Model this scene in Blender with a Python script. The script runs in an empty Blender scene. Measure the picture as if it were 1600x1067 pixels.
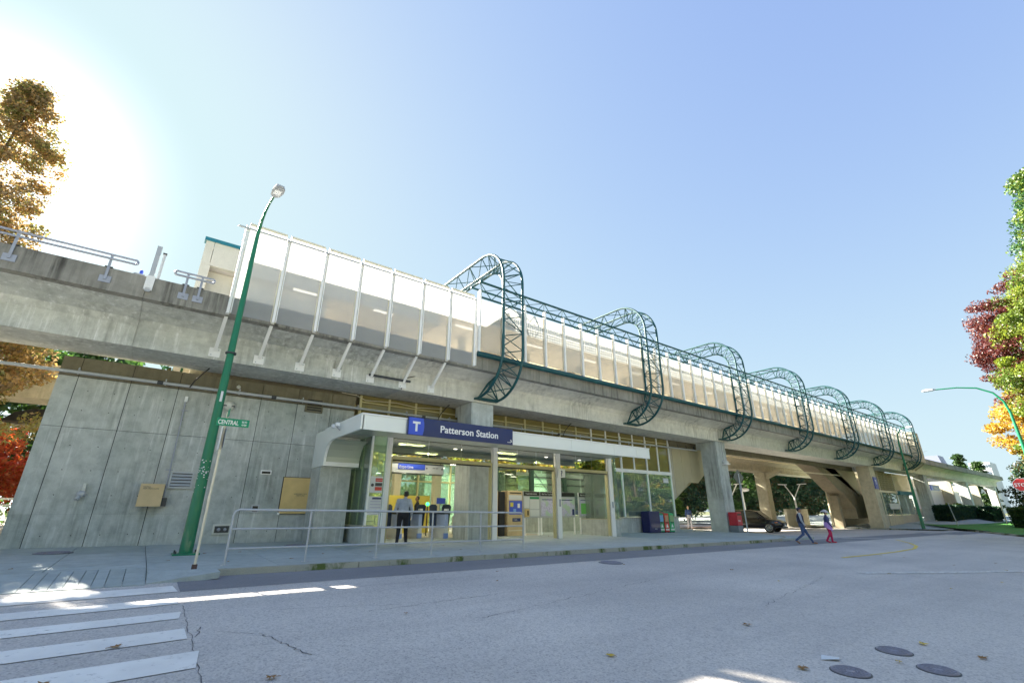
import bpy, bmesh, math, random
import numpy as np
from mathutils import Vector, Matrix
R = math.radians
random.seed(7)
C = bpy.context.scene
col = C.collection

# ------------------------------------------------------------------ camera, sky, sun, exposure
PITCH, HEAD = 20.37, 52.551          # degrees: tilt up, heading from +X towards +Y
ZC = 1.12
cam_d = bpy.data.cameras.new('camera'); cam = bpy.data.objects.new('camera', cam_d); col.objects.link(cam)
cam_d.sensor_width = 36; cam_d.lens = 36 * 711 / 1600
cam_d.clip_end = 3000; cam_d.clip_start = .05
hx, hy = math.cos(R(HEAD)), math.sin(R(HEAD))
look = Vector((hx * math.cos(R(PITCH)), hy * math.cos(R(PITCH)), math.sin(R(PITCH))))
cam.location = (0, 0, ZC); cam.rotation_euler = look.to_track_quat('-Z', 'Y').to_euler()
C.camera = cam

SUN_EL, SUN_AZ = 30.6, 17.5         # azimuth from +Y towards -X
sund = Vector((-math.sin(R(SUN_AZ)) * math.cos(R(SUN_EL)), math.cos(R(SUN_AZ)) * math.cos(R(SUN_EL)), math.sin(R(SUN_EL))))
W = bpy.data.worlds.new("World"); C.world = W; W.use_nodes = True
nt = W.node_tree; nt.nodes.clear()
sky = nt.nodes.new('ShaderNodeTexSky'); sky.sky_type = 'NISHITA'; sky.sun_disc = False
sky.sun_elevation = R(SUN_EL); sky.sun_rotation = R(-SUN_AZ)
sky.air_density = 1.0; sky.dust_density = .7; sky.ozone_density = 1.2; sky.altitude = 50
bg = nt.nodes.new('ShaderNodeBackground'); bg.inputs[1].default_value = .15
wo = nt.nodes.new('ShaderNodeOutputWorld')
# film-like soft shoulder on the sky radiance: 1.15*(1-exp(-1.1*k*x)) per channel
sp3 = nt.nodes.new('ShaderNodeSeparateColor'); cb3 = nt.nodes.new('ShaderNodeCombineColor'); nt.links.new(sky.outputs[0], sp3.inputs[0])
SKY_K = .15 * 2 ** 2.8
for i_, (g_, top_) in enumerate(((.70, .72), (.52, .93), (.92, .97))):
    m1 = nt.nodes.new('ShaderNodeMath'); m1.operation = 'MULTIPLY'; nt.links.new(sp3.outputs[i_], m1.inputs[0]); m1.inputs[1].default_value = -1.15 * SKY_K * g_
    m2 = nt.nodes.new('ShaderNodeMath'); m2.operation = 'EXPONENT'; nt.links.new(m1.outputs[0], m2.inputs[0])
    m3 = nt.nodes.new('ShaderNodeMath'); m3.operation = 'SUBTRACT'; m3.inputs[0].default_value = 1; nt.links.new(m2.outputs[0], m3.inputs[1])
    m4 = nt.nodes.new('ShaderNodeMath'); m4.operation = 'MULTIPLY'; nt.links.new(m3.outputs[0], m4.inputs[0]); m4.inputs[1].default_value = top_ / SKY_K
    # the aureole round the sun keeps its real brightness
    # the aureole round the sun keeps its real brightness (smooth quadratic start, equal in all channels)
    m5 = nt.nodes.new('ShaderNodeMath'); m5.operation = 'MULTIPLY_ADD'; nt.links.new(sp3.outputs[0], m5.inputs[0]); m5.inputs[1].default_value = SKY_K; m5.inputs[2].default_value = -7.0
    m6 = nt.nodes.new('ShaderNodeMath'); m6.operation = 'MAXIMUM'; nt.links.new(m5.outputs[0], m6.inputs[0]); m6.inputs[1].default_value = 0
    m6b = nt.nodes.new('ShaderNodeMath'); m6b.operation = 'POWER'; nt.links.new(m6.outputs[0], m6b.inputs[0]); m6b.inputs[1].default_value = 2
    m6c = nt.nodes.new('ShaderNodeMath'); m6c.operation = 'MULTIPLY'; nt.links.new(m6b.outputs[0], m6c.inputs[0]); m6c.inputs[1].default_value = .018
    m6d = nt.nodes.new('ShaderNodeMath'); m6d.operation = 'MINIMUM'; nt.links.new(m6c.outputs[0], m6d.inputs[0]); m6d.inputs[1].default_value = 14
    m7 = nt.nodes.new('ShaderNodeMath'); m7.operation = 'MULTIPLY_ADD'; nt.links.new(m6d.outputs[0], m7.inputs[0]); m7.inputs[1].default_value = 1 / SKY_K; nt.links.new(m4.outputs[0], m7.inputs[2])
    nt.links.new(m7.outputs[0], cb3.inputs[i_])
nt.links.new(cb3.outputs[0], bg.inputs[0]); nt.links.new(bg.outputs[0], wo.inputs[0])
sl = bpy.data.lights.new('sun', 'SUN'); sl.energy = 5.0; sl.angle = R(.55); sl.color = (1, .93, .80)
so = bpy.data.objects.new('sun', sl); col.objects.link(so); so.rotation_euler = sund.to_track_quat('Z', 'Y').to_euler()
so.location = (0, 40, 40)
vs = C.view_settings
vs.view_transform = 'Standard'; vs.look = 'None'; vs.gamma = 1; vs.exposure = 2.8; vs.use_curve_mapping = False
C.render.engine = 'CYCLES'
C.cycles.max_bounces = 8; C.cycles.diffuse_bounces = 4; C.cycles.transparent_max_bounces = 24

# ------------------------------------------------------------------ helpers
def tag(o, label=None, cat=None, group=None, kind=None):
    if label: o['label'] = label
    if cat: o['category'] = cat
    if group: o['group'] = group
    if kind: o['kind'] = kind
    return o
def root_origin(p):
    v = Vector((0, 0, 0))
    while p is not None:
        v += Vector(p.location); p = p.parent
    return v
def thing(name, label, cat, loc=(0, 0, 0), group=None, rotz=0):
    o = bpy.data.objects.new(name, None); o.location = loc; o.rotation_euler = (0, 0, rotz); col.objects.link(o)
    o.empty_display_size = .3
    return tag(o, label, cat, group)
def setting(name, loc=(0, 0, 0)):
    o = bpy.data.objects.new(name, None); o.location = loc; col.objects.link(o); o['kind'] = 'structure'; return o
def obj_from(name, me, parent=None, loc=(0, 0, 0)):
    o = bpy.data.objects.new(name, me); col.objects.link(o); o.location = loc
    if parent is not None: o.parent = parent
    return o
def copy_tree(o, parent=None):
    c = o.copy(); col.objects.link(c); c.parent = parent
    for ch in list(o.children): copy_tree(ch, c)
    return c
class MB:
    def __init__(s): s.v = []; s.f = []; s.m = []; s.sm = []
    def add(s, vs_, fs, mi=0, smooth=False):
        n = len(s.v); s.v += [tuple(v) for v in vs_]
        for f in fs: s.f.append(tuple(i + n for i in f)); s.m.append(mi); s.sm.append(smooth)
        return s
    def box(s, x0, x1, y0, y1, z0, z1, mi=0):
        v = [(x0, y0, z0), (x1, y0, z0), (x1, y1, z0), (x0, y1, z0), (x0, y0, z1), (x1, y0, z1), (x1, y1, z1), (x0, y1, z1)]
        return s.add(v, [(3, 2, 1, 0), (4, 5, 6, 7), (0, 1, 5, 4), (1, 2, 6, 5), (2, 3, 7, 6), (3, 0, 4, 7)], mi)
    def bar(s, a, b, w, h, mi=0, up=(0, 0, 1)):
        a = Vector(a); b = Vector(b); d = (b - a).normalized(); up = Vector(up)
        if abs(d.dot(up)) > .98: up = Vector((0, 1, 0))
        x = d.cross(up).normalized() * w / 2; y = d.cross(x).normalized() * h / 2
        v = [a - x - y, a + x - y, a + x + y, a - x + y, b - x - y, b + x - y, b + x + y, b - x + y]
        return s.add(v, [(3, 2, 1, 0), (4, 5, 6, 7), (0, 1, 5, 4), (1, 2, 6, 5), (2, 3, 7, 6), (3, 0, 4, 7)], mi)
    def tube(s, pts, r, n=8, mi=0, cap=True, smooth=True):
        pts = [Vector(p) for p in pts]; rs = r if isinstance(r, (list, tuple)) else [r] * len(pts)
        rings = []; ref = None
        for i, p in enumerate(pts):
            d = (pts[min(i + 1, len(pts) - 1)] - pts[max(i - 1, 0)]).normalized()
            if ref is None: ref = Vector((0, 0, 1)) if abs(d.z) < .9 else Vector((1, 0, 0))
            x = (ref - d * ref.dot(d)).normalized(); y = d.cross(x); ref = x
            rings.append([p + x * math.cos(k * 2 * math.pi / n) * rs[i] + y * math.sin(k * 2 * math.pi / n) * rs[i] for k in range(n)])
        vv = [v for rg in rings for v in rg]; ff = []
        for i in range(len(pts) - 1):
            for k in range(n):
                a = i * n + k; b = i * n + (k + 1) % n
                ff.append((a, b, b + n, a + n))
        s.add(vv, ff, mi, smooth)
        if cap:
            m = len(vv); s.add(rings[0], [tuple(range(n))[::-1]], mi); s.add(rings[-1], [tuple(range(n))], mi)
        return s
    def sphere(s, c, rx, ry=None, rz=None, nu=12, nv=8, mi=0, rot=None):
        ry = ry or rx; rz = rz or rx; vv = []; ff = []
        for j in range(nv + 1):
            t = math.pi * j / nv
            for i in range(nu):
                p = Vector((rx * math.sin(t) * math.cos(2 * math.pi * i / nu), ry * math.sin(t) * math.sin(2 * math.pi * i / nu), rz * math.cos(t)))
                if rot: p = rot @ p
                vv.append(p + Vector(c))
        for j in range(nv):
            for i in range(nu):
                a = j * nu + i; b = j * nu + (i + 1) % nu
                ff.append((a, a + nu, b + nu, b))
        return s.add(vv, ff, mi, True)
    def ext(s, poly, a0, a1, axis='X', mi=0, smooth=False):
        """extrude polygon (list of 2-tuples) along axis; X: poly=(y,z), Y: poly=(x,z), Z: poly=(x,y)"""
        def P(p, a): return {'X': (a, p[0], p[1]), 'Y': (p[0], a, p[1]), 'Z': (p[0], p[1], a)}[axis]
        n = len(poly); ar = sum(poly[i][0] * poly[(i + 1) % n][1] - poly[(i + 1) % n][0] * poly[i][1] for i in range(n))
        if (ar < 0): poly = poly[::-1]
        if axis == 'Y': poly = poly[::-1]
        v = [P(p, a0) for p in poly] + [P(p, a1) for p in poly]
        s.add(v, [tuple(range(n))[::-1], tuple(range(n, 2 * n))], mi)
        s.add(v, [(i, (i + 1) % n, (i + 1) % n + n, i + n) for i in range(n)], mi, smooth)
        return s
    def quad(s, a, b, c, d, mi=0): return s.add([a, b, c, d], [(0, 1, 2, 3)], mi)
    def build(s, name, mat, parent=None, org=None, bevel=0):
        me = bpy.data.meshes.new(name)
        o0 = org if org is not None else root_origin(parent)
        me.from_pydata([(v[0] - o0[0], v[1] - o0[1], v[2] - o0[2]) for v in s.v], [], s.f)
        mats = mat if isinstance(mat, (list, tuple)) else [mat]
        for m in mats: me.materials.append(m)
        me.polygons.foreach_set('material_index', s.m); me.polygons.foreach_set('use_smooth', s.sm)
        me.update()
        if bevel:
            bm = bmesh.new(); bm.from_mesh(me); bmesh.ops.remove_doubles(bm, verts=bm.verts, dist=1e-4)
            bmesh.ops.bevel(bm, geom=[e for e in bm.edges if len(e.link_faces) == 2 and e.calc_face_angle() > .5], offset=bevel, segments=2, affect='EDGES', profile=.5)
            bm.to_mesh(me); bm.free()
        return obj_from(name, me, parent)

# ------------------------------------------------------------------ materials
MATS = {}
class NT:
    def __init__(s, name):
        s.m = bpy.data.materials.new(name); s.m.use_nodes = True; s.t = s.m.node_tree; s.b = s.t.nodes['Principled BSDF']; s.out = s.t.nodes['Material Output']
    def n(s, typ, **kw):
        x = s.t.nodes.new(typ)
        for k, v in kw.items():
            if k.startswith('i_'):
                k = k[2:]; x.inputs[int(k) if k.isdigit() else k].default_value = v
            else: setattr(x, k, v)
        return x
    def l(s, a, b): s.t.links.new(a, b)
    def pos(s, scale=(1, 1, 1)):
        g = s.n('ShaderNodeNewGeometry'); mp = s.n('ShaderNodeMapping'); mp.inputs['Scale'].default_value = scale
        s.l(g.outputs['Position'], mp.inputs[0]); return mp.outputs[0]
    def objc(s, scale=(1, 1, 1)):
        g = s.n('ShaderNodeTexCoord'); mp = s.n('ShaderNodeMapping'); mp.inputs['Scale'].default_value = scale
        s.l(g.outputs['Object'], mp.inputs[0]); return mp.outputs[0]
    def noise(s, vec, scale, detail=4, rough=.55):
        x = s.n('ShaderNodeTexNoise'); x.inputs['Scale'].default_value = scale; x.inputs['Detail'].default_value = detail; x.inputs['Roughness'].default_value = rough
        s.l(vec, x.inputs['Vector']); return x.outputs['Fac']
    def ramp(s, fac, stops):
        x = s.n('ShaderNodeValToRGB'); e = x.color_ramp.elements
        while len(e) < len(stops): e.new(.5)
        for i, (p, c) in enumerate(stops): e[i].position = p; e[i].color = (*c, 1) if len(c) == 3 else c
        s.l(fac, x.inputs[0]); return x.outputs[0]
    def mix(s, fac, a, b, mode='MIX'):
        x = s.n('ShaderNodeMix', data_type='RGBA', blend_type=mode)
        for i, v in ((0, fac), (6, a), (7, b)):
            if hasattr(v, 'is_linked') or hasattr(v, 'links'): s.l(v, x.inputs[i])
            elif i == 0: x.inputs[0].default_value = v
            else: x.inputs[i].default_value = (*v, 1)
        return x.outputs[2]
    def bump(s, h, strength=.3, dist=.01):
        x = s.n('ShaderNodeBump'); x.inputs['Strength'].default_value = strength; x.inputs['Distance'].default_value = dist
        s.l(h, x.inputs['Height']); s.l(x.outputs[0], s.b.inputs['Normal'])

def simple(name, c, rough=.5, metal=0, var=.12, scale=6, coat=0, bump=0, em=None):
    k = (name,)
    if k in MATS: return MATS[k]
    t = NT(name); p = t.objc()
    f = t.noise(p, scale)
    cc = t.mix(f, tuple(max(0, x * (1 - var)) for x in c), tuple(min(1, x * (1 + var)) for x in c))
    t.l(cc, t.b.inputs['Base Color']); t.b.inputs['Roughness'].default_value = rough; t.b.inputs['Metallic'].default_value = metal
    if coat: t.b.inputs['Coat Weight'].default_value = coat
    if bump: t.bump(t.noise(p, 60), bump, .004)
    if em: t.b.inputs['Emission Color'].default_value = (*em[0], 1); t.b.inputs['Emission Strength'].default_value = em[1]
    MATS[k] = t.m; return t.m

def concrete(name, c, c2=None, stain=.5, streak=.5, dark=(.07, .07, .055), white=0, holes=False, sc=1.0, mottle=.35):
    t = NT(name); p = t.pos(); c2 = c2 or tuple(x * .8 for x in c)
    big = t.noise(p, .55 * sc, 6, .6); med = t.noise(p, 3.2 * sc, 8, .65); fine = t.noise(p, 38, 4)
    a = t.mix(t.ramp(big, [(.32, (0, 0, 0)), (.68, (1, 1, 1))]), c, c2)
    a = t.mix(mottle, a, t.ramp(med, [(.3, (.25, .25, .24)), (.55, (.75, .75, .75)), (.75, (1, 1, 1))]), 'MULTIPLY')
    st = t.noise(t.pos((5.5, 5.5, .33)), 1.1, 7, .62)
    sk = t.ramp(st, [(.46, (0, 0, 0)), (.66, (1, 1, 1))])
    mk = t.ramp(t.noise(t.pos((.5, .5, .35)), 1.0, 3), [(.42, (0, 0, 0)), (.6, (1, 1, 1))])
    msk = t.mix(1.0, sk, mk, 'MULTIPLY')
    x = t.n('ShaderNodeMath', operation='MULTIPLY'); t.l(msk, x.inputs[0]); x.inputs[1].default_value = streak
    a = t.mix(x.outputs[0], a, dark)
    if white:
        s2 = t.noise(t.pos((4, 4, .25)), 1.7, 6, .7)
        y = t.n('ShaderNodeMath', operation='MULTIPLY'); t.l(t.ramp(s2, [(.54, (0, 0, 0)), (.72, (1, 1, 1))]), y.inputs[0]); y.inputs[1].default_value = white
        a = t.mix(y.outputs[0], a, tuple(min(1, v * 1.55) for v in c))
    spots = t.n('ShaderNodeTexVoronoi'); spots.inputs['Scale'].default_value = 7; t.l(t.pos(), spots.inputs['Vector'])
    sp = t.ramp(spots.outputs['Distance'], [(.035, (1, 1, 1)), (.07, (0, 0, 0))])
    z = t.n('ShaderNodeMath', operation='MULTIPLY'); t.l(sp, z.inputs[0]); z.inputs[1].default_value = .55
    a = t.mix(z.outputs[0], a, dark)
    a = t.mix(.25, a, t.ramp(fine, [(.3, (.55, .55, .55)), (.7, (1, 1, 1))]), 'MULTIPLY')
    oi = t.n('ShaderNodeObjectInfo'); a = t.mix(1.0, a, t.ramp(oi.outputs['Random'], [(0, (.86, .87, .86)), (.5, (.96, .95, .95)), (1, (1, 1, 1))]), 'MULTIPLY')
    t.l(a, t.b.inputs['Base Color']); t.b.inputs['Roughness'].default_value = .85
    t.bump(t.noise(t.pos(), 22, 8, .7), .35, .01)
    return t.m

M = {}
M['conc_wall'] = concrete('concrete_wall_grey_green', (.66, .68, .63), (.53, .57, .54), streak=.4, white=.5, mottle=.45, dark=(.13, .15, .12))
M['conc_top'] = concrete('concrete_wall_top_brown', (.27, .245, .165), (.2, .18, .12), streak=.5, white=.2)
M['conc_girder'] = concrete('concrete_girder', (.78, .79, .72), (.56, .585, .55), streak=.45, white=.7, dark=(.12, .11, .085), mottle=.4, sc=1.3)
M['conc_girder_bay'] = concrete('concrete_girder_pale', (.86, .84, .74), (.74, .73, .64), streak=.5, white=.25, dark=(.1, .085, .06))
M['conc_parapet'] = concrete('concrete_parapet_stained', (.40, .39, .34), (.27, .265, .235), streak=.9, dark=(.045, .042, .035), white=.35)
M['conc_column'] = concrete('concrete_column', (.72, .76, .73), (.56, .61, .60), streak=.7, dark=(.10, .10, .09), white=.3)
M['conc_tan'] = concrete('concrete_tan', (.72, .65, .46), (.62, .56, .40), streak=.25)
M['conc_pale'] = concrete('concrete_pale_beige', (.62, .57, .45), (.53, .49, .39), streak=.3, dark=(.3, .27, .2), mottle=.2)
M['slab'] = concrete('pavement_slab', (.52, .58, .56), (.43, .49, .48), streak=.12, mottle=.3)
M['kerb'] = concrete('kerb_concrete_mossy', (.44, .44, .37), (.36, .36, .30), streak=.25, mottle=.4)
def kerb_moss():
    t = NT('kerb_concrete_moss'); p = t.pos()
    a = t.mix(t.noise(p, 2.5, 6), (.47, .46, .38), (.33, .33, .27))
    ms = t.ramp(t.noise(t.pos((1, 1, .4)), 1.6, 6, .7), [(.52, (0, 0, 0)), (.62, (1, 1, 1))])
    a = t.mix(ms, a, (.10, .14, .035)); a = t.mix(.3, a, t.ramp(t.noise(p, 45), [(.3, (.4, .4, .4)), (.7, (1, 1, 1))]), 'MULTIPLY')
    t.l(a, t.b.inputs['Base Color']); t.b.inputs['Roughness'].default_value = .9; t.bump(t.noise(p, 40, 6), .5, .01); return t.m
M['kerb'] = kerb_moss()
def asphalt(name, c, c2, speck=.5):
    t = NT(name); p = t.pos()
    a = t.mix(t.ramp(t.noise(p, .25, 5, .6), [(.35, (0, 0, 0)), (.65, (1, 1, 1))]), c, c2)
    v = t.n('ShaderNodeTexVoronoi'); v.inputs['Scale'].default_value = 62; t.l(p, v.inputs['Vector'])
    ag = t.ramp(v.outputs['Color'], [(.0, (.40, .40, .42)), (.35, (.85, .85, .87)), (.8, (1.0, 1.0, 1.0)), (1, (1, 1, 1))])
    a = t.mix(speck, a, ag, 'MULTIPLY')
    v2 = t.n('ShaderNodeTexVoronoi'); v2.inputs['Scale'].default_value = 34; t.l(p, v2.inputs['Vector'])
    a = t.mix(speck * .5, a, t.ramp(v2.outputs['Color'], [(.1, (.55, .55, .57)), (.5, (1, 1, 1))]), 'MULTIPLY')
    oil = t.ramp(t.noise(t.pos((.10, .9, 1)), .8, 6, .6), [(.45, (1, 1, 1)), (.75, (.72, .72, .75))])
    a = t.mix(.6, a, oil, 'MULTIPLY')
    bl = t.ramp(t.noise(p, 1.7, 7, .7), [(.62, (1, 1, 1)), (.72, (.74, .74, .76))]); a = t.mix(.5, a, bl, 'MULTIPLY')
    t.l(a, t.b.inputs['Base Color']); t.b.inputs['Roughness'].default_value = .82
    t.bump(v.outputs['Distance'], .5, .006); return t.m
M['asphalt'] = asphalt('asphalt_worn', (.66, .62, .57), (.54, .51, .475), .8)
M['asphalt_dark'] = asphalt('asphalt_patch_dark', (.27, .27, .28), (.22, .22, .235), .4)
def paint_mark(name, c, wear=.5):
    t = NT(name); p = t.pos()
    w = t.ramp(t.noise(p, 9, 10, .75), [(wear - .04, (1, 1, 1)), (wear + .08, (0, 0, 0))])
    v = t.n('ShaderNodeTexVoronoi'); v.inputs['Scale'].default_value = 85; t.l(p, v.inputs['Vector'])
    wn = t.noise(p, 1.3, 5)
    base = t.mix(t.ramp(wn, [(.35, (0, 0, 0)), (.7, (1, 1, 1))]), c, tuple(x * .8 for x in c))
    inv = t.n('ShaderNodeInvert'); t.l(w, inv.inputs['Color'])
    a = t.mix(inv.outputs[0], base, (.42, .40, .38))
    a = t.mix(.25, a, v.outputs['Color'], 'MULTIPLY') if False else a
    t.l(a, t.b.inputs['Base Color']); t.b.inputs['Roughness'].default_value = .75; t.bump(v.outputs['Distance'], .35, .004); return t.m
M['mark_white'] = paint_mark('road_paint_white', (.90, .88, .83), .61)
M['mark_faint'] = paint_mark('road_paint_white_worn', (.72, .70, .66), .50)
M['mark_yellow'] = paint_mark('road_paint_yellow_worn', (.78, .60, .10), .6)
M['white'] = simple('white_enamel', (.84, .84, .82), .35, 0, .06, 2)
M['fascia'] = simple('canopy_fascia_white', (.84, .87, .85), .3, .1, .05, 1.2)
M['soffit'] = simple('canopy_soffit', (.42, .46, .38), .35, .1, .1, 1)
M['cream'] = simple('cream_metal', (.72, .66, .50), .45, .1, .08)
M['yellowmetal'] = simple('ochre_metal', (.54, .49, .27), .4, .1, .1)
M['galv'] = simple('galvanised_steel', (.36, .38, .44), .5, .35, .15, 9)
M['galv_mat'] = simple('painted_grey_steel', (.46, .48, .50), .45, .2, .12, 9)
M['teal'] = simple('teal_truss_paint', (.006, .075, .085), .5, 0, .3, 3)
M['teal_lace'] = simple('teal_truss_paint_brace', (.008, .08, .085), .5, 0, .3, 3)
M['tealtrim'] = simple('teal_trim', (.02, .18, .24), .4, .1, .15)
M['postgreen'] = simple('lamp_post_green', (.0, .165, .075), .38, .05, .15, 2, coat=.3)
M['black'] = simple('black_plastic', (.012, .012, .013), .4)
M['darkgrey'] = simple('dark_grey_metal', (.06, .065, .07), .5, .3)
M['crackm'] = simple('road_crack_fill', (.10, .10, .11), .95)
M['gap'] = simple('joint_shadow_fill', (.03, .03, .028), .95)
M['navy'] = simple('sign_navy', (.008, .022, .13), .3, 0, .08, 1, coat=.2)
M['signblue'] = simple('sign_blue', (.045, .10, .62), .3, 0, .05, 1)
M['letter'] = simple('lettering_white', (.85, .86, .86), .4, 0, .02)
M['orangebd'] = simple('weathered_board', (.66, .48, .20), .6, 0, .3, 2.2)
M['orangebd2'] = simple('weathered_board_pale', (.62, .47, .26), .6, 0, .25, 2.5)
M['yellow_wall'] = simple('ochre_wall_panel', (.66, .54, .10), .5, 0, .1, 1)
M['red'] = simple('red_paint', (.55, .02, .02), .35, 0, .1, 2, coat=.3)
M['redbox'] = simple('red_box_paint', (.52, .03, .05), .45, 0, .2, 5)
M['darkblue'] = simple('dark_blue_box_paint', (.006, .010, .10), .35, 0, .1, 2, coat=.2)
M['green'] = simple('green_box_paint', (.01, .28, .10), .4, 0, .1, 2)
M['lightgreen'] = simple('light_green_box_paint', (.03, .42, .16), .4, 0, .1, 2)
M['signgreen'] = simple('street_sign_green', (.0, .27, .13), .4, 0, .05, 2)
M['paper'] = simple('printed_paper', (.66, .68, .68), .6, 0, .05, 3)
M['iron'] = simple('cast_iron_cover', (.26, .25, .29), .6, .2, .3, 20, bump=.5)
M['rubber'] = simple('tyre_rubber', (.015, .015, .015), .8)
M['rim'] = simple('alloy_rim', (.65, .65, .66), .25, .9, .05)
M['carblack'] = simple('car_paint_black', (.008, .008, .009), .18, .3, .05, 2, coat=1)
M['carglass'] = simple('car_glass_dark', (.02, .028, .03), .05, 0, .05, 2, coat=1)
M['amber'] = simple('amber_lens', (.8, .22, .02), .2, 0, .05, 2)
M['lens'] = simple('clear_lens', (.75, .78, .8), .1, .2, .05, 2, coat=.5)
M['hedge_dark'] = simple('hedge_core', (.02, .035, .012), .9)
M['timber'] = simple('siding_beige', (.50, .45, .30), .6, 0, .12, 2)
M['stairbrown'] = concrete('stair_concrete', (.40, .34, .23), (.33, .28, .19), streak=.2)
M['lit'] = simple('fluorescent_tube', (1, .97, .9), .5, 0, 0, 1, em=((1, .95, .85), .25))
M['down'] = simple('downlight_lens', (1, .97, .9), .5, 0, 0, 1, em=((1, .92, .75), 1.2))
M['tube'] = simple('hall_fill_light', (1, .97, .9), .5, 0, 0, 1, em=((1, .93, .72), 5.5))  # glow of the hall ceiling lamps, also of those added as fill
M['ceil'] = simple('ceiling_panel_pinkish', (.72, .67, .62), .7, 0, .06, .6)
M['beige'] = concrete('station_wall_beige', (.72, .70, .62), (.65, .63, .56), streak=.22, dark=(.35, .31, .24), mottle=.12)
M['whitegrid'] = simple('white_grid_metal', (.78, .78, .74), .5, 0, .04)
M['soil'] = simple('soil', (.06, .045, .03), .95)
M['dirtwhite'] = simple('dirty_plastic_white', (.62, .62, .56), .5, 0, .2, 12)
M['bark'] = simple('bark_brown', (.07, .052, .04), .9, 0, .4, 8, bump=.6)
M['bark_grey'] = simple('bark_grey', (.12, .105, .09), .9, 0, .4, 8, bump=.6)

def glass(name, tint, refl=.25, body=None, bodyf=0.0, rough=.0):
    t = NT(name); T = t.n('ShaderNodeBsdfTransparent'); T.inputs[0].default_value = (*tint, 1)
    g = t.n('ShaderNodeBsdfGlossy'); g.inputs['Roughness'].default_value = rough; g.inputs['Color'].default_value = (.95, .97, .95, 1)
    nz = t.noise(t.pos(), .8, 2); b = t.n('ShaderNodeBump'); b.inputs['Strength'].default_value = .02; b.inputs['Distance'].default_value = .1
    t.l(nz, b.inputs['Height']); t.l(b.outputs[0], g.inputs['Normal'])
    base = T.outputs[0]
    if body:
        d = t.n('ShaderNodeBsdfDiffuse'); d.inputs[0].default_value = (*body, 1)
        mm = t.n('ShaderNodeMixShader'); mm.inputs[0].default_value = bodyf; t.l(base, mm.inputs[1]); t.l(d.outputs[0], mm.inputs[2]); base = mm.outputs[0]
    fr = t.n('ShaderNodeFresnel'); fr.inputs[0].default_value = 1.5
    ad = t.n('ShaderNodeMath', operation='ADD', use_clamp=True); t.l(fr.outputs[0], ad.inputs[0]); ad.inputs[1].default_value = refl
    mx = t.n('ShaderNodeMixShader'); t.l(ad.outputs[0], mx.inputs[0]); t.l(base, mx.inputs[1]); t.l(g.outputs[0], mx.inputs[2])
    t.l(mx.outputs[0], t.out.inputs[0]); t.t.nodes.remove(t.b); return t.m
M['glass'] = glass('clear_glass', (.86, .93, .88), .10)
M['glass_green'] = glass('greenish_glass', (.72, .88, .78), .10, (.60, .80, .66), .22)
M['glass_transom'] = glass('transom_glass_reflective', (.35, .38, .26), .42)
M['glass_clerestory'] = glass('clerestory_glass', (.5, .5, .33), .0, (.34, .28, .10), .6)
M['glass_far'] = glass('pale_green_glass', (.5, .62, .55), .15, (.50, .66, .58), .5)
def frit(name, cc, alpha, pat=False):
    t = NT(name); T = t.n('ShaderNodeBsdfTransparent'); T.inputs[0].default_value = (.92, .915, .90, 1)
    d = t.n('ShaderNodeBsdfDiffuse'); d.inputs[0].default_value = (*cc, 1)
    tr = t.n('ShaderNodeBsdfTranslucent'); tr.inputs[0].default_value = (*cc, 1)
    m1 = t.n('ShaderNodeMixShader'); m1.inputs[0].default_value = .5; t.l(d.outputs[0], m1.inputs[1]); t.l(tr.outputs[0], m1.inputs[2])
    m2 = t.n('ShaderNodeMixShader'); t.l(T.outputs[0], m2.inputs[1]); t.l(m1.outputs[0], m2.inputs[2])
    nz = t.noise(t.pos(), .7, 4); f = t.n('ShaderNodeMapRange'); t.l(nz, f.inputs[0]); f.inputs[3].default_value = alpha - .06; f.inputs[4].default_value = alpha + .06
    t.l(f.outputs[0], m2.inputs[0])
    g = t.n('ShaderNodeBsdfGlossy'); g.inputs['Roughness'].default_value = .12
    m3 = t.n('ShaderNodeMixShader'); m3.inputs[0].default_value = .04; t.l(m2.outputs[0], m3.inputs[1]); t.l(g.outputs[0], m3.inputs[2])
    t.l(m3.outputs[0], t.out.inputs[0]); t.t.nodes.remove(t.b); return t.m
M['frit'] = frit('fritted_screen_panel', (.74, .74, .73), .38)
M['frit_bay'] = frit('fritted_bay_panel', (.50, .51, .50), .42)
M['sunlit_stand_in'] = frit('sunlit_green_stand_in', (.74, .88, .72), .6)  # pale green colour stands in for sunlit surfaces beyond the hall
M['frit2'] = frit('fritted_screen_panel_denser', (.52, .53, .52), .55)
def leafmat(name, c1, c2, trans=.45):
    t = NT(name); o = t.pos((1, 1, 1)); f = t.noise(o, 1.1, 5, .7); f2 = t.noise(o, 9, 2)
    a = t.mix(t.ramp(f, [(.35, (0, 0, 0)), (.65, (1, 1, 1))]), c1, c2)
    a = t.mix(.5, a, t.ramp(f2, [(.3, (.5, .5, .5)), (.7, (1, 1, 1))]), 'MULTIPLY')
    d = t.n('ShaderNodeBsdfDiffuse'); t.l(a, d.inputs[0]); tr = t.n('ShaderNodeBsdfTranslucent'); t.l(a, tr.inputs[0])
    m = t.n('ShaderNodeMixShader'); m.inputs[0].default_value = trans; t.l(d.outputs[0], m.inputs[1]); t.l(tr.outputs[0], m.inputs[2])
    g = t.n('ShaderNodeBsdfGlossy'); g.inputs['Roughness'].default_value = .45
    m2 = t.n('ShaderNodeMixShader'); m2.inputs[0].default_value = .04; t.l(m.outputs[0], m2.inputs[1]); t.l(g.outputs[0], m2.inputs[2])
    t.l(m2.outputs[0], t.out.inputs[0]); t.t.nodes.remove(t.b); return t.m
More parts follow.
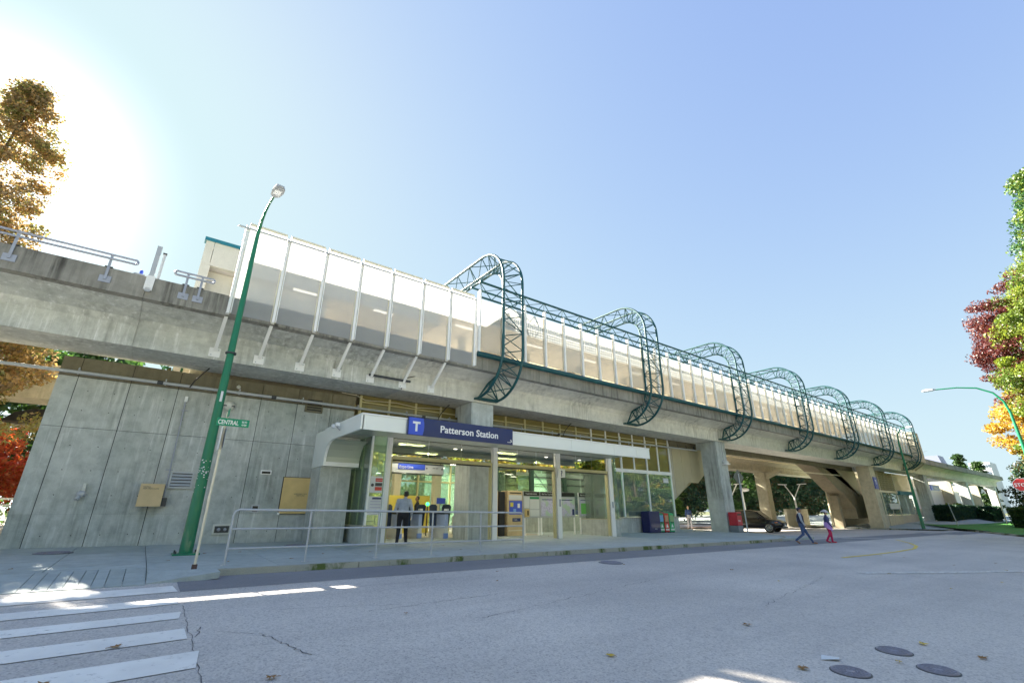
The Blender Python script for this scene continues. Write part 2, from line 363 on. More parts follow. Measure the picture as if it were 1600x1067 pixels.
LM = {
 'autumn': [leafmat('leaf_olive', (.22, .22, .06), (.34, .30, .08), .45), leafmat('leaf_ochre', (.50, .34, .10), (.44, .24, .08), .45), leafmat('leaf_brown', (.28, .19, .09), (.34, .24, .10), .45)],
 'green': [leafmat('leaf_green', (.045, .11, .02), (.08, .17, .03)), leafmat('leaf_deep_green', (.025, .07, .02), (.05, .10, .025))],
 'dark': [leafmat('leaf_dark_green', (.018, .065, .03), (.03, .10, .035), .25), leafmat('leaf_bottle_green', (.012, .045, .028), (.025, .075, .03), .25), leafmat('leaf_rusty', (.10, .06, .015), (.06, .08, .02), .3)],
 'yellow': [leafmat('leaf_yellow', (.62, .42, .05), (.55, .30, .04), .55), leafmat('leaf_gold', (.45, .30, .04), (.38, .30, .05), .55)],
 'lime': [leafmat('leaf_lime', (.30, .34, .03), (.20, .28, .03), .5), leafmat('leaf_mid', (.10, .20, .03), (.20, .26, .04), .5)],
 'redm': [leafmat('leaf_red', (.62, .06, .02), (.50, .12, .02), .5), leafmat('leaf_orange_red', (.60, .20, .03), (.40, .04, .03), .5)],
 'purple': [leafmat('leaf_purple', (.11, .02, .03), (.16, .035, .025), .4), leafmat('leaf_copper', (.20, .055, .025), (.09, .02, .03), .4)],
 'conifer': [leafmat('needle_green', (.03, .11, .03), (.06, .15, .04), .25), leafmat('needle_lime', (.20, .27, .03), (.12, .20, .03), .35)],
 'reflect': [leafmat('leaf_bright_yellow_green', (.34, .36, .03), (.22, .30, .03), .3), leafmat('leaf_bright_ochre', (.50, .36, .05), (.30, .24, .04), .3), leafmat('leaf_shade_green', (.06, .11, .02), (.10, .16, .03), .3)],
 'grass': [leafmat('grass_blade', (.03, .16, .015), (.05, .20, .02), .3)],
}

def text(s, size, loc, mat, parent, width=None, rot=(R(90), 0, 0), ext=.004, name='lettering', bold=0.0, align='LEFT'):
    cu = bpy.data.curves.new(name, 'FONT'); cu.body = s; cu.size = size; cu.extrude = ext; cu.offset = bold; cu.align_x = align
    cu.resolution_u = 3
    o = bpy.data.objects.new('t', cu); col.objects.link(o)
    dg = bpy.context.evaluated_depsgraph_get(); me = bpy.data.meshes.new_from_object(o.evaluated_get(dg))
    bpy.data.objects.remove(o); me.name = name
    me.materials.clear(); me.materials.append(mat)
    sx = 1
    if width:
        xs = [v.co.x for v in me.vertices]; w = max(xs) - min(xs); sx = width / w
    for v in me.vertices: v.co.x *= sx
    ob = obj_from(name, me, parent); o0 = root_origin(parent)
    ob.location = Vector(loc) - o0; ob.rotation_euler = rot
    return ob

# ------------------------------------------------------------------ ground heights
def side(X, Y): return -.01 * (min(X, 64) - 2) + .015 * (min(max(Y, 11), 20) - 12)
def road(X, Y): return -.13 - .01 * (min(max(X, -30), 66) - 3) - .033 * max(-4, min(99, 11.8 - max(Y, -8) if Y < 11.8 else 0))
def base(X, Y):
    return min(road(X, Y), side(X, Y)) - .12

def sheet(name, xs, ys, zf, mat, parent=None, keep=None):
    v = [(x, y, zf(x, y)) for y in ys for x in xs]; n = len(xs); f = []
    for j in range(len(ys) - 1):
        for i in range(n - 1):
            cx, cy = (xs[i] + xs[i + 1]) / 2, (ys[j] + ys[j + 1]) / 2
            if keep and not keep(cx, cy): continue
            f.append((j * n + i, j * n + i + 1, (j + 1) * n + i + 1, (j + 1) * n + i))
    return MB().add(v, f).build(name, mat, parent)
def ar(a, b, s):
    n = max(1, int(round((b - a) / s))); return [a + (b - a) * i / n for i in range(n + 1)]

def ground_mat():
    t = NT('ground_grass_and_dirt'); p = t.pos()
    a = t.mix(t.noise(p, .35, 6), (.05, .10, .02), (.14, .12, .05)); a = t.mix(.5, a, t.ramp(t.noise(p, 12, 5), [(.3, (.4, .4, .4)), (.7, (1, 1, 1))]), 'MULTIPLY')
    t.l(a, t.b.inputs['Base Color']); t.b.inputs['Roughness'].default_value = .95; return t.m
M['ground'] = ground_mat()
g = sheet('ground', [-900, -300, -80] + ar(-40, 180, 10) + [300, 900], [-900, -300, -80] + ar(-30, 70, 5) + [120, 300, 900], base, M['ground']); g['kind'] = 'structure'
rd = sheet('road', ar(-50, 110, 2), [-9, -7, -5, -3, -1, 1, 3, 5, 7, 9, 10.6, 11.82], road, M['asphalt']); rd['kind'] = 'structure'
ss = sheet('side_street', ar(28, 62, 2), ar(11.82, 60, 2.5), lambda x, y: road(x, y) - .002, M['asphalt']); ss['kind'] = 'structure'
plz = sheet('path', ar(-30, 30, 4) , ar(19.35, 60, 5), lambda x, y: side(x, y) - .02, M['conc_pale']); plz['kind'] = 'structure'
plz2 = sheet('path', ar(62, 150, 4), [12.5, 14, 16, 19] + ar(22, 60, 5), lambda x, y: road(x, y) + .12 + min(.75, .03 * max(0, x - 68)) * min(1, max(0, (y - 12.5) / 4)), M['slab']); plz2['kind'] = 'structure'
bounce_paving = sheet('pavement', ar(-60, 120, 4), [-34, -22, -14, -9.1], lambda x, y: road(x, y) + .06, M['conc_girder_bay']); bounce_paving['kind'] = 'structure'  # pale sheet added behind the camera to bounce sun onto the facade
pk = sheet('pavement', ar(44, 62, 3), ar(27, 30, 1.5), lambda x, y: road(x, y) + .1, simple('pink_paving', (.50, .34, .28), .8)); pk['kind'] = 'structure'
# darker resurfaced strip along the kerb
st = sheet('road_patch', ar(.82, 52, 1.5), [10.25, 10.9, 11.6, 11.83], lambda x, y: road(x, y) + .004, M['asphalt_dark'], rd)
st2 = sheet('road_patch', ar(52, 78, 2), [9.5, 11, 12.4], lambda x, y: road(x, y) + .004, M['asphalt_dark'], rd)

def strip(name, pts, w, mat, parent, dz=.008, jitter=0):
    """flat ribbon on the road along pts"""
    v = []; f = []
    for i, p in enumerate(pts):
        q0 = Vector(pts[max(0, i - 1)]); q1 = Vector(pts[min(len(pts) - 1, i + 1)]); d = (q1 - q0).normalized(); nrm = Vector((-d.y, d.x)) * w / 2
        if jitter: nrm = nrm * (1 + random.uniform(-jitter, jitter))
        for s_ in (1, -1):
            x, y = p[0] + nrm.x * s_, p[1] + nrm.y * s_
            v.append((x, y, road(x, y) + dz))
    for i in range(len(pts) - 1): f.append((2 * i, 2 * i + 1, 2 * i + 3, 2 * i + 2))
    return MB().add(v, f).build(name, mat, parent)
# crosswalk stripes
for k, (yt, yb) in enumerate([(10.89, 10.26), (9.69, 9.21), (8.62, 8.2), (7.61, 7.1), (6.54, 5.97), (5.5, 4.95), (4.4, 3.9), (3.4, 2.9)]):
    v = []; f = []; xs = ar(-9, .78, .25)
    for i, x in enumerate(xs):
        if i == len(xs) - 1: x += random.uniform(-.03, .04)
        for y in (yt, yb):
            yy = y + .07 * (x - .78) * .9; v.append((x + (random.uniform(-.05, .05) if i == len(xs) - 1 else 0), yy, road(x, yy) + .008))
    for i in range(len(xs) - 1): f.append((2 * i, 2 * i + 1, 2 * i + 3, 2 * i + 2))
    MB().add(v, f).build('crosswalk_stripe', M['mark_white'], rd)
strip('yellow_line', [(20.3, 7.07), (23, 6.95), (25.8, 6.91), (29, 7.05), (31.4, 7.5), (34, 8.4), (36.8, 9.7)], .14, M['mark_yellow'], rd)
strip('white_line', [(33, 13.2), (42, 12.9), (52, 12.6), (61, 12.4)], .2, M['mark_faint'], rd)
strip('white_line', [(34, 11.6), (40, 9.4), (46, 7.4), (50, 6.1)], .25, M['mark_faint'], rd)
strip('white_line', [(16, 5.2), (19, 3.9), (22, 2.7), (26, 1.6)], .3, M['mark_faint'], rd)
def crack(p0, p1, n, amp, w=.02, seed=1):
    rr = random.Random(seed); pts = []
    for i in range(n + 1):
        t = i / n; pts.append((p0[0] + (p1[0] - p0[0]) * t + rr.uniform(-amp, amp), p0[1] + (p1[1] - p0[1]) * t + rr.uniform(-amp, amp)))
    strip('crack', pts, w, M['crackm'], rd, .006, .7)
crack((1.47, 6.95), (1.75, 5.78), 26, .03, .012, 3); crack((1.05, 7.3), (1.4, 6.95), 10, .02, .006, 4)
crack((.9, 7.6), (.83, 7.15), 8, .02, .008, 5); crack((4.2, 6.2), (10.5, 7.4), 60, .05, .008, 6); crack((1.8, 8.2), (3.6, 7.6), 20, .03, .009, 8)
crack((3.0, 7.4), (6.0, 7.6), 30, .04, .009, 9); crack((9, 4.5), (14, 5.4), 36, .05, .006, 10); crack((2.2, 9.3), (6.5, 9.5), 40, .03, .008, 12)
crack((.8, 9.1), (.75, 5.2), 30, .02, .006, 14)

# ------------------------------------------------------------------ sidewalk of slabs, kerb
sw = setting('sidewalk')
def slab(x0, x1, y0, y1, zf, mat, parent, gap=.007, th=.11, name='slab'):
    x0 += gap; x1 -= gap; y0 += gap; y1 -= gap
    t = [(x0, y0), (x1, y0), (x1, y1), (x0, y1)]
    v = [(x, y, zf(x, y) - th) for x, y in t] + [(x, y, zf(x, y)) for x, y in t]
    MB().add(v, [(3, 2, 1, 0), (4, 5, 6, 7), (0, 1, 5, 4), (1, 2, 6, 5), (2, 3, 7, 6), (3, 0, 4, 7)]).build(name, mat, parent)
MB().add([(-12, 11.3, base(-12, 12) - .0), (33, 11.9, base(33, 12)), (33, 23, base(33, 12)), (-12, 23, base(-12, 12))], [(0, 1, 2, 3)]).build('sidewalk_bed', M['gap'], sw)
YR = [11.95, 13.5, 15.0, 16.6, 19.0]
xs = [0.35 + 2.35 * i for i in range(14)]
for i in range(len(xs) - 1):
    for j in range(len(YR) - 1):
        slab(xs[i], xs[i + 1], YR[j], YR[j + 1] if not (j == 3 and xs[i] > 6 and xs[i] < 19) else 19, side, M['slab'], sw)
xl = [-10.5 + 1.55 * i for i in range(8)]; xl[-1] = .35
for i in range(len(xl) - 1):
    for j in range(1, len(YR) - 1): slab(xl[i], xl[i + 1], YR[j], YR[j + 1], side, M['slab'], sw)
    slab(xl[i], xl[i + 1], 12.75, YR[1], side, M['slab'], sw)
def ramp(x, y):
    t = max(0, min(1, (y - 11.2) / 1.5)); return (road(x, 11.2) + .012) * (1 - t) + side(x, 12.75) * t
gx = [-10.5, -8, -5.5, -3.2, -1.3, -1.12, -.94, -.76, -.58, -.40, -.22, .02, .35]
for i in range(len(gx) - 1): slab(gx[i], gx[i + 1], 11.2, 12.75, ramp, M['slab'], sw, gap=.005)
# flare between ramp and kerb
slab(.35, 1.5, 11.3, 11.95, lambda x, y: road(x, y) + .012 + (side(x, y) - road(x, y)) * max(0, min(1, (x - .35) / 1.15 if y < 11.5 else 1)), M['slab'], sw)
# kerb stones, straight then round the corner
kp = [(1.5 + 2.9 * i, 11.72) for i in range(9)]
kc = [(24.7, 11.72), (26.6, 11.85), (28.4, 12.35), (29.9, 13.15), (31.2, 14.3), (32.1, 15.9), (32.6, 18), (32.8, 20.5), (32.9, 23)]
def kerb_run(pts, parent, w=.17, inner=1, top=side, low=road):
    for a, b in zip(pts[:-1], pts[1:]):
        a = Vector(a); b = Vector(b); d = (b - a).normalized(); nrm = Vector((-d.y, d.x)) * w * inner; a2 = a + d * .009; b2 = b - d * .009
        q = [a2, b2, b2 + nrm, a2 + nrm]
        v = [(p.x, p.y, low(p.x, p.y) - .1) for p in q] + [(p.x, p.y, top(p.x, p.y) + .004) for p in q]
        # small chamfer along the road-side edge
        v[4] = (a2.x + nrm.x * .12, a2.y + nrm.y * .12, v[4][2]); v[5] = (b2.x + nrm.x * .12, b2.y + nrm.y * .12, v[5][2])
        MB().add(v, [(3, 2, 1, 0), (4, 5, 6, 7), (0, 1, 5, 4), (1, 2, 6, 5), (2, 3, 7, 6), (3, 0, 4, 7)]).build('kerb_stone', M['kerb'], parent)
kerb_run(kp, sw); kerb_run(kc, sw)
kz = [(x, y) for x, y in kc]
v = [(24.7, 11.9, side(24.7, 12))]
# corner infill behind the curved kerb
for i in range(len(kc) - 1):
    a, b = kc[i], kc[i + 1]
    MB().add([(a[0] - .1, a[1] + .15, side(*a) - .002), (b[0] - .1, b[1] + .15, side(*b) - .002), (24.7, max(b[1], 12), side(24.7, b[1]) - .002), (24.7, max(a[1], 11.9), side(24.7, a[1]) - .002)], [(0, 1, 2, 3)]).build('slab', M['slab'], sw)
slab(28.4, 31.0, 19, 23, side, M['slab'], sw); slab(24.9, 28.4, 19, 23, side, M['slab'], sw)

# ------------------------------------------------------------------ near guideway
GS = [-42, -1.25, 7.45, 31.9, 63.5, 85.2, 111, 139]
prof_web = [(17.2, 5.76), (17.2, 6.40), (17.08, 6.60), (16.8, 6.74), (16.2, 6.90), (16.2, 7.12), (19.9, 7.12), (19.9, 6.90), (19.25, 6.74), (19.02, 6.55), (19.0, 5.76)]
gw = thing('guideway', 'near elevated concrete guideway with parapet spanning the street above the station entrance', 'elevated guideway', (0, 18, 0))
for a, b in zip(GS[:-1], GS[1:]):
    m = M['conc_girder'] if a < 7 else M['conc_girder_bay']
    MB().ext(prof_web, a + .004, b - .004, 'X').build('girder', m, gw)
    xs_ = ar(a, b, 6.2)
    for p, q in zip(xs_[:-1], xs_[1:]):
        MB().ext([(16.0, 6.91), (16.0, 7.58), (16.03, 7.6), (16.17, 7.6), (16.2, 7.58), (16.2, 6.87)], p + .006, q - .006, 'X').build('parapet', M['conc_parapet'], gw)
for x in (-1.25, 7.45): MB().box(x - .03, x + .03, 17.4, 18.8, 5.9, 6.6).build('joint_filler', M['gap'], gw)
# stepped seat joint of the drop-in span
jm = MB()
for (x0, z0), (x1, z1) in zip([(8.55, 6.80), (8.55, 6.52), (8.2, 6.50), (7.55, 6.26), (7.45, 5.78)][:-1], [(8.55, 6.80), (8.55, 6.52), (8.2, 6.50), (7.55, 6.26), (7.45, 5.78)][1:]):
    jm.bar((x0, 17.192, z0), (x1, 17.192, z1), .035, .02, up=(0, 1, 0))
jm.build('joint_line', M['gap'], gw)
for i, x in enumerate((-13.0, 10.94, 31.49, 62.9, 84.5, 110.43, 136.1)):
    wd = 1.21 if i < 3 else 1.5
    z0 = [-.1, -.1, -.35, -.75, -.5, -.4, -.4][i]
    MB().box(x, x + wd, 17.3, 18.52, z0, 5.757).build('column', M['conc_column'] if i != 3 else M['conc_tan'], gw, bevel=.02)
    MB().box(x + .1, x + wd - .1, 18.52, 18.9, 5.3, 5.757).build('bearing_corbel', M['conc_column'], gw)

# far guideway
fg = thing('guideway', 'far elevated concrete guideway behind the station, seen under the near one', 'elevated guideway', (0, 29, 0))
FP = [(28.3, 5.76), (28.3, 6.55), (27.4, 6.9), (27.4, 7.12), (31.2, 7.12), (31.2, 6.9), (30.1, 6.55), (30.1, 5.76)]
for a, b in zip(GS[:-1], GS[1:]):
    MB().ext(FP, a + .015, b - .015, 'X').build('girder', M['conc_tan'], fg)
    MB().ext([(31.0, 7.12), (31.0, 7.6), (31.2, 7.6), (31.2, 7.12)], a + .01, b - .01, 'X').build('parapet', M['conc_tan'], fg)
for x in (-13, 10.9, 31.5, 62.4, 84.5, 110.4):
    MB().box(x, x + 1.2, 28.4, 29.7, -.8, 5.757).build('column', M['conc_tan'], fg, bevel=.02)
MB().ext([(28.32, 5.0), (26.5, 5.75), (28.32, 5.75)], 62.5, 63.5, 'X').build('bracket', M['conc_tan'], fg)

# ------------------------------------------------------------------ platform station box and roof
ps = thing('platform_building', 'beige platform station behind the screens with roof, lattice and pinkish ceiling', 'station building', (0, 20.3, 7))
MB().box(.2, 78, 19.95, 27.3, 6.95, 7.3).build('platform_slab', M['conc_tan'], ps)
for x0, x1 in ((-.18, .12), (.12, 1.8), (1.8, 3.6), (3.6, 5.4), (5.4, 7.2), (7.2, 9.0), (9.0, 10.65)):
    MB().box(x0 + .008, x1 - .008, 20.3, 20.55, 10.43, 11.48).build('wall_panel', M['beige'], ps)
MB().box(-.18, 10.65, 20.32, 27.0, 10.45, 10.55).build('ceiling', M['ceil'], ps)
MB().box(-.18, .1, 20.55, 27, 7.3, 11.46).build('end_wall', M['beige'], ps)
MB().box(-.24, 10.7, 20.24, 20.62, 11.48, 11.62).build('coping', M['tealtrim'], ps)
MB().box(-.18, 10.65, 20.6, 27.0, 11.3, 11.4).build('roof', M['beige'], ps)
for x0, x1, y in ((-.18, .16, 20.3), (.16, 1.15, 20.9), (1.15, 3.2, 20.7), (3.2, 4.9, 20.7)):
    for z0, z1 in ((7.3, 8.9), (8.9, 10.43)):
        MB().box(x0 + .008, x1 - .008, y, y + .2, z0 + .006, z1 - .006).build('wall_panel', M['beige'], ps)
MB().box(4.9, 10.65, 26.2, 26.4, 7.3, 10.43).build('wall_panel', M['beige'], ps)
for x in (3.35, 7.05):
    MB().box(x, x + 1.0, 20.36, 20.5, 10.36, 10.42).build('strip_light', M['lit'], ps)
# pitched hood between block and lattice roof
MB().ext([(9.3, 11.63), (10.62, 12.72), (10.62, 11.63)], 20.3, 22.0, 'Y').build('roof_hood', M['whitegrid'], ps)
# long canopy roof
for a in ar(10.75, 76.5, 2.6)[:-1]:
    MB().box(a + .01, a + 2.58, 20.05, 26.6, 11.2, 11.26).build('ceiling_panel', M['ceil'], ps)
MB().box(10.7, 76.6, 20.0, 26.7, 11.5, 11.6).build('roof', M['beige'], ps)
MB().box(10.7, 76.6, 19.9, 20.04, 11.1, 11.24).build('edge_beam', M['whitegrid'], ps)
MB().box(10.7, 76.6, 19.9, 20.04, 12.1, 12.2).build('edge_beam', M['whitegrid'], ps)
lt = MB()
x = 10.75
while x < 76.5:
    lt.box(x, x + .035, 19.95, 19.98, 11.24, 12.1); x += .16
for z in ar(11.34, 12.0, .13): lt.box(10.75, 76.5, 19.93, 19.95, z, z + .035)
tag(lt.build('lattice', M['whitegrid'], ps), kind='stuff')
for x in ar(13.5, 75, 5.2): MB().box(x, x + .35, 22.8, 23.2, 7.3, 11.2).build('roof_post', M['beige'], ps)
for x in ar(12.2, 74, 5.2): MB().box(x, x + 1.4, 21.2, 21.35, 11.12, 11.19).build('strip_light', M['lit'], ps)
for k, x in enumerate(ar(16, 72, 7)): MB().box(x, x + 2.4, 24.2, 24.5, 9.9, 11.1).build('service_box', M['beige'], ps)
# far end block with louvre brackets
for z0, z1 in ((6.9, 8.2), (8.2, 9.5), (9.5, 10.7)):
    MB().box(77.0, 79.6, 15.6, 16.0, z0 + .01, z1 - .01).build('wall_panel', M['conc_pale'], ps)
MB().box(77.0, 79.6, 16.0, 20, 6.95, 10.7).build('end_block', M['conc_pale'], ps)
for x in (77.6, 79.0, 80.4):
    MB().bar((x, 15.9, 6.9), (x + .3, 17.19, 6.1), .25, .12).build('bracket', M['conc_pale'], ps)

# ------------------------------------------------------------------ left screen (raked feet)
kx = [.87, 2.18, 3.51, 4.83, 6.13, 7.5, 8.81, 10.12]
sc = thing('glass_screen', 'white framed translucent screen on slanted struts left of the first teal arch', 'screen', (.87, 16, 6.9))
for i, x in enumerate(kx):
    p = MB().bar((x, 15.97, 6.98), (x, 15.97, 10.22), .085, .14).bar((x + .075, 15.9, 7.0), (x + .075, 15.9, 10.1), .03, .04).build('post', M['white'], sc)
    if i < 7:
        MB().bar((x, 15.99, 7.02), (x - .03, 17.12, 6.05), .10, .09).build('strut', M['white'], sc)
        b = MB().box(x - .19, x + .13, 17.165, 17.197, 5.84, 6.14).build('foot_plate', M['white'], sc)
        MB().tube([(x - .12, 17.155, 5.9), (x - .12, 17.17, 5.9)], .018, 6).tube([(x + .07, 17.155, 6.08), (x + .07, 17.17, 6.08)], .018, 6).build('bolt', M['galv'], b)
for a, b in zip(kx[:-1], kx[1:]):
    MB().box(a + .07, b - .07, 15.955, 15.967, 6.98, 10.28).build('panel', M['frit'], sc)
    fr = MB(); fr.box(a + .07, b - .07, 15.94, 15.98, 10.28, 10.36).box(a + .055, a + .08, 15.94, 15.98, 6.98, 10.3).box(b - .08, b - .055, 15.94, 15.98, 6.98, 10.3)
    fr.build('panel_frame', M['cream'], sc)
MB().tube([(.6, 15.85, 10.08), (10.1, 15.85, 10.08)], .035, 8).build('top_rail', M['galv_mat'], sc)
MB().tube([(6.0, 17.05, 6.12), (7.75, 17.05, 6.12)], .05, 8).build('conduit', M['darkgrey'], sc)

# ------------------------------------------------------------------ arches
AX = [11.6, 22.0, 32.4, 42.9, 53.5, 64.2, 75.0]
def arc(cy, cz, r, a0, a1, n): return [(cy + r * math.cos(R(a0 + (a1 - a0) * i / n)), cz + r * math.sin(R(a0 + (a1 - a0) * i / n))) for i in range(n + 1)]
def prof(ri, rb, ztop):
    pts = [(21.6, ztop), (20.5, ztop), (19.3, ztop), (18.1, ztop)]
    pts += arc(16.95, 11.2, ri, 90, 180, 5)
    yv = 16.95 - ri
    pts += [(yv, 10.36), (yv, 9.52), (yv, 8.68)]
    pts += arc(17.0, 7.85, rb, 180, 268, 5)
    return pts
PO = prof(1.9, 1.95, 13.1); PI = prof(1.12, 1.17, 12.32)
def smooth_prof(ri, rb, ztop):
    return [(21.6, ztop), (18.1, ztop)] + arc(16.95, 11.2, ri, 90, 180, 12) + arc(17.0, 7.85, rb, 180, 268, 12)
def arch_proto():
    t = thing('truss_arch', 'x', 'truss arch', (0, 0, 0), 'teal tubular truss arches over the station')
    for s_ in (-.55, .55):
        MB().tube([(s_, y, z) for y, z in smooth_prof(1.9, 1.95, 13.1)], .062, 8).build('outer_chord', M['teal'], t)
    MB().tube([(0, y, z) for y, z in smooth_prof(1.12, 1.17, 12.32)], .055, 8).build('inner_chord', M['teal'], t)
    def br(a, b, r=.024): MB().tube([a, b], r, 6, cap=False).build('brace', M['teal_lace'], t)
    n = len(PO)
    for i in range(n):
        for s_ in (-.55, .55): br((s_, *PO[i]), (0, *PI[i]))
        if i < n - 1:
            s_ = -.55 if i % 2 else .55
            br((s_, *PO[i]), (-s_, *PO[i + 1]))
            for s2 in (-.55, .55): br((s2, *PO[i + 1]), (0, *PI[i]), .02)
    br((-.55, *PO[-1]), (.55, *PO[-1]), .04); br((-.55, *PO[-1]), (0, *PI[-1]), .04); br((.55, *PO[-1]), (0, *PI[-1]), .04)
    pl = MB().box(-.62, .62, 17.0, 17.197, 5.85, 5.93).build('base_plate', M['teal'], t)
    return t
ALAB = ['nearest teal truss arch, just right of the translucent screen with slanted struts', 'second nearest teal truss arch, over the right end of the white canopy',
        'third teal truss arch, above the first free-standing grey column', 'middle of the seven teal truss arches, over the parked black car',
        'third farthest teal truss arch, over the tan side of a column', 'second farthest teal truss arch, before the one by the beige end block', 'farthest teal truss arch, next to the pale beige end block']
pa = arch_proto()
for i, x in enumerate(AX):
    o = pa if i == 0 else copy_tree(pa)
    o.location = (x, 0, 0); o['label'] = ALAB[i]

# bays: screens and truss beam
ORD = ['short bay before the nearest arch', 'bay right after the nearest arch', 'second bay, between second and third arches', 'third bay, between third and fourth arches', 'fourth bay, between fourth and fifth arches', 'fifth bay, between fifth and sixth arches', 'farthest bay, before the last arch']
ORD2 = ['short bay before the nearest arch', 'bay right after the nearest arch', 'between second and third arches', 'between third and fourth arches', 'between fourth and fifth arches', 'between fifth and sixth arches', 'before the farthest arch']
edges = [10.25] + AX
for k, (a, b) in enumerate(zip(edges[:-1], edges[1:])):
    n = max(1, int(round((b - a) / 1.29))); st_ = (b - a) / n
    s1 = thing('glass_screen', 'translucent panelled screen above the teal tube, ' + ORD2[k], 'screen', (a, 15.9, 7.6), 'panelled screens between the truss arches')
    s2 = thing('truss_beam', 'teal lattice beam along the screen top, ' + ORD2[k], 'truss beam', (a, 15.9, 10.3), 'teal lattice beams between the arches')
    for i in range(n + 1 if k == 6 else n):
        x = a + st_ * i + (.02 if i == 0 else 0)
        MB().box(x - .01, x + .085, 15.80, 15.95, 7.66, 10.62).build('post', M['white'], s1)
    for i in range(n):
        x = a + st_ * i
        dens = 'frit2' if (i * 7 + k * 3) % 4 == 0 else 'frit_bay'
        MB().box(x + .14, x + st_ - .06, 15.90, 15.91, 7.75, 10.22).build('panel', M[dens], s1)
        MB().box(x + .10, x + .14, 15.88, 15.93, 7.7, 10.25).box(x + st_ - .06, x + st_ - .02, 15.88, 15.93, 7.7, 10.25).build('panel_frame', M['cream'], s1)
    MB().tube([(a, 15.85, 7.55), (b, 15.85, 7.55)], .12, 10).build('bottom_tube', M['teal'], s2)
    MB().tube([(a, 15.85, 11.07), (b, 15.85, 11.07)], .055, 8).build('top_chord', M['teal'], s2)
    MB().tube([(a, 15.85, 10.30), (b, 15.85, 10.30)], .05, 8).build('bottom_chord', M['teal'], s2)
    MB().tube([(a, 16.6, 11.07), (b, 16.6, 11.07)], .05, 8).build('rear_chord', M['teal'], s2)
    nb = n * 2; h = (b - a) / nb
    for i in range(nb):
        x0 = a + h * i; x1 = x0 + h; z0, z1 = (11.07, 10.30) if i % 2 == 0 else (10.30, 11.07)
        MB().tube([(x0, 15.85, z0), (x1, 15.85, z1)], .02, 6, cap=False).build('brace', M['teal_lace'], s2)
        y0, y1 = (15.85, 16.6) if i % 2 == 0 else (16.6, 15.85)
        MB().tube([(x0, y0, 11.07), (x1, y1, 11.07)], .017, 6, cap=False).build('brace', M['teal_lace'], s2)

# ------------------------------------------------------------------ fittings on the left parapet
def hrail(x0, x1, posts, label, left_open=False):
    t = thing('handrail', label, 'handrail', (x0, 15.95, 7.2))
    r = .07
    def loop(): 
        pts = []
        if left_open: pts = [(x0, 15.95, 7.97), (x1 - r, 15.95, 7.97)]
        else: pts = [(x0 + r, 15.95, 7.97), (x1 - r, 15.95, 7.97)]
        pts += [(x1 - r + r * math.sin(R(a)), 15.95, 7.91 + r * math.cos(R(a))) for a in range(20, 180, 20)]
        pts += [(x1 - r, 15.95, 7.85 - .0)]
        pts += [(x0 + (0 if left_open else r), 15.95, 7.80 if left_open else 7.85)]
        if not left_open: pts += [(x0 + r - r * math.sin(R(a)), 15.95, 7.91 - r * math.cos(R(a))) for a in range(20, 181, 20)]
        return pts
    MB().tube(loop(), .034, 8).build('rail', M['galv'], t)
    for x in posts:
        MB().bar((x, 15.96, 7.2), (x, 15.96, 7.96), .06, .03).build('post', M['galv'], t)
        MB().box(x - .13, x + .13, 15.975, 15.995, 7.12, 7.32).build('foot_plate', M['galv'], t)
        MB().box(x - .09, x + .09, 16.0, 16.2, 7.6, 7.63).build('clamp', M['darkgrey'], t)
hrail(-9, -1.58, (-7.9, -5.95, -4.06, -2.17), 'long galvanised handrail bolted to the parapet at the far left', True)
hrail(-.68, .34, (-.35, .02), 'short looped handrail on the parapet beside the beige platform building')
t = thing('antenna_post', 'taller grey post clamped to the parapet between the handrails', 'post', (-1.2, 15.95, 7.1))
MB().bar((-1.2, 15.93, 7.1), (-1.2, 15.93, 8.6), .12, .06).build('mast', M['galv_mat'], t)
MB().box(-1.3, -1.1, 15.9, 15.99, 7.15, 7.6).build('clamp', M['white'], t)
t = thing('antenna_post', 'shorter grey post behind the taller one on the parapet', 'post', (-1.05, 16.1, 7.5))
MB().bar((-1.05, 16.1, 7.5), (-1.05, 16.1, 8.45), .07, .07).build('mast', M['galv_mat'], t)
MB().box(-1.1, -1.0, 16.05, 16.15, 8.45, 8.49).build('cap', M['black'], t)
t = thing('signal_lamp', 'small blue lamp on the parapet left of the tall grey post', 'lamp', (-1.48, 16.1, 7.6))
MB().box(-1.62, -1.36, 16.03, 16.17, 7.6, 7.64).build('bracket', M['galv_mat'], t)
MB().tube([(-1.46, 16.1, 7.64), (-1.46, 16.1, 7.74)], .045, 10).sphere((-1.46, 16.1, 7.74), .045).build('lens', M['signblue'], t)

# ------------------------------------------------------------------ concrete wall, left
wl = thing('concrete_wall', 'grey-green cast concrete wall left of the entrance under the guideway', 'wall', (1, 19.1, 0))
jx = [-2.87, -2.4, -1.12, .16, 1.44, 2.72, 4.0, 5.28, 6.25]
for a, b in zip(jx[:-1], jx[1:]):
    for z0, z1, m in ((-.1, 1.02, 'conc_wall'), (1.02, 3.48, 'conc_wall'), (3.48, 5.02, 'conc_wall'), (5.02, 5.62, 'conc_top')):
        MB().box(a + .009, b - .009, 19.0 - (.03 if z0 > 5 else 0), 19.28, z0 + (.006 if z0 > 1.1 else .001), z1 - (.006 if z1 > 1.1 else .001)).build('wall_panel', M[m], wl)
MB().box(-2.84, 6.22, 19.03, 19.27, -.1, 5.6).build('wall_core', M['gap'], wl)
th = MB()
for a in [jx[k] for k in range(1, 8)]:
    for dx in (.32, .96):
        for z in (.45, 1.55, 2.25, 2.95, 4.0, 4.6): th.tube([(a + dx, 18.9985, z), (a + dx, 18.9975, z)], .014, 8)
tag(th.build('tie_holes', M['gap'], wl), kind='stuff')
MB().box(4.87, 5.98, 17.76, 18.96, -.1, 2.63).build('pier', M['conc_wall'], wl, bevel=.01)
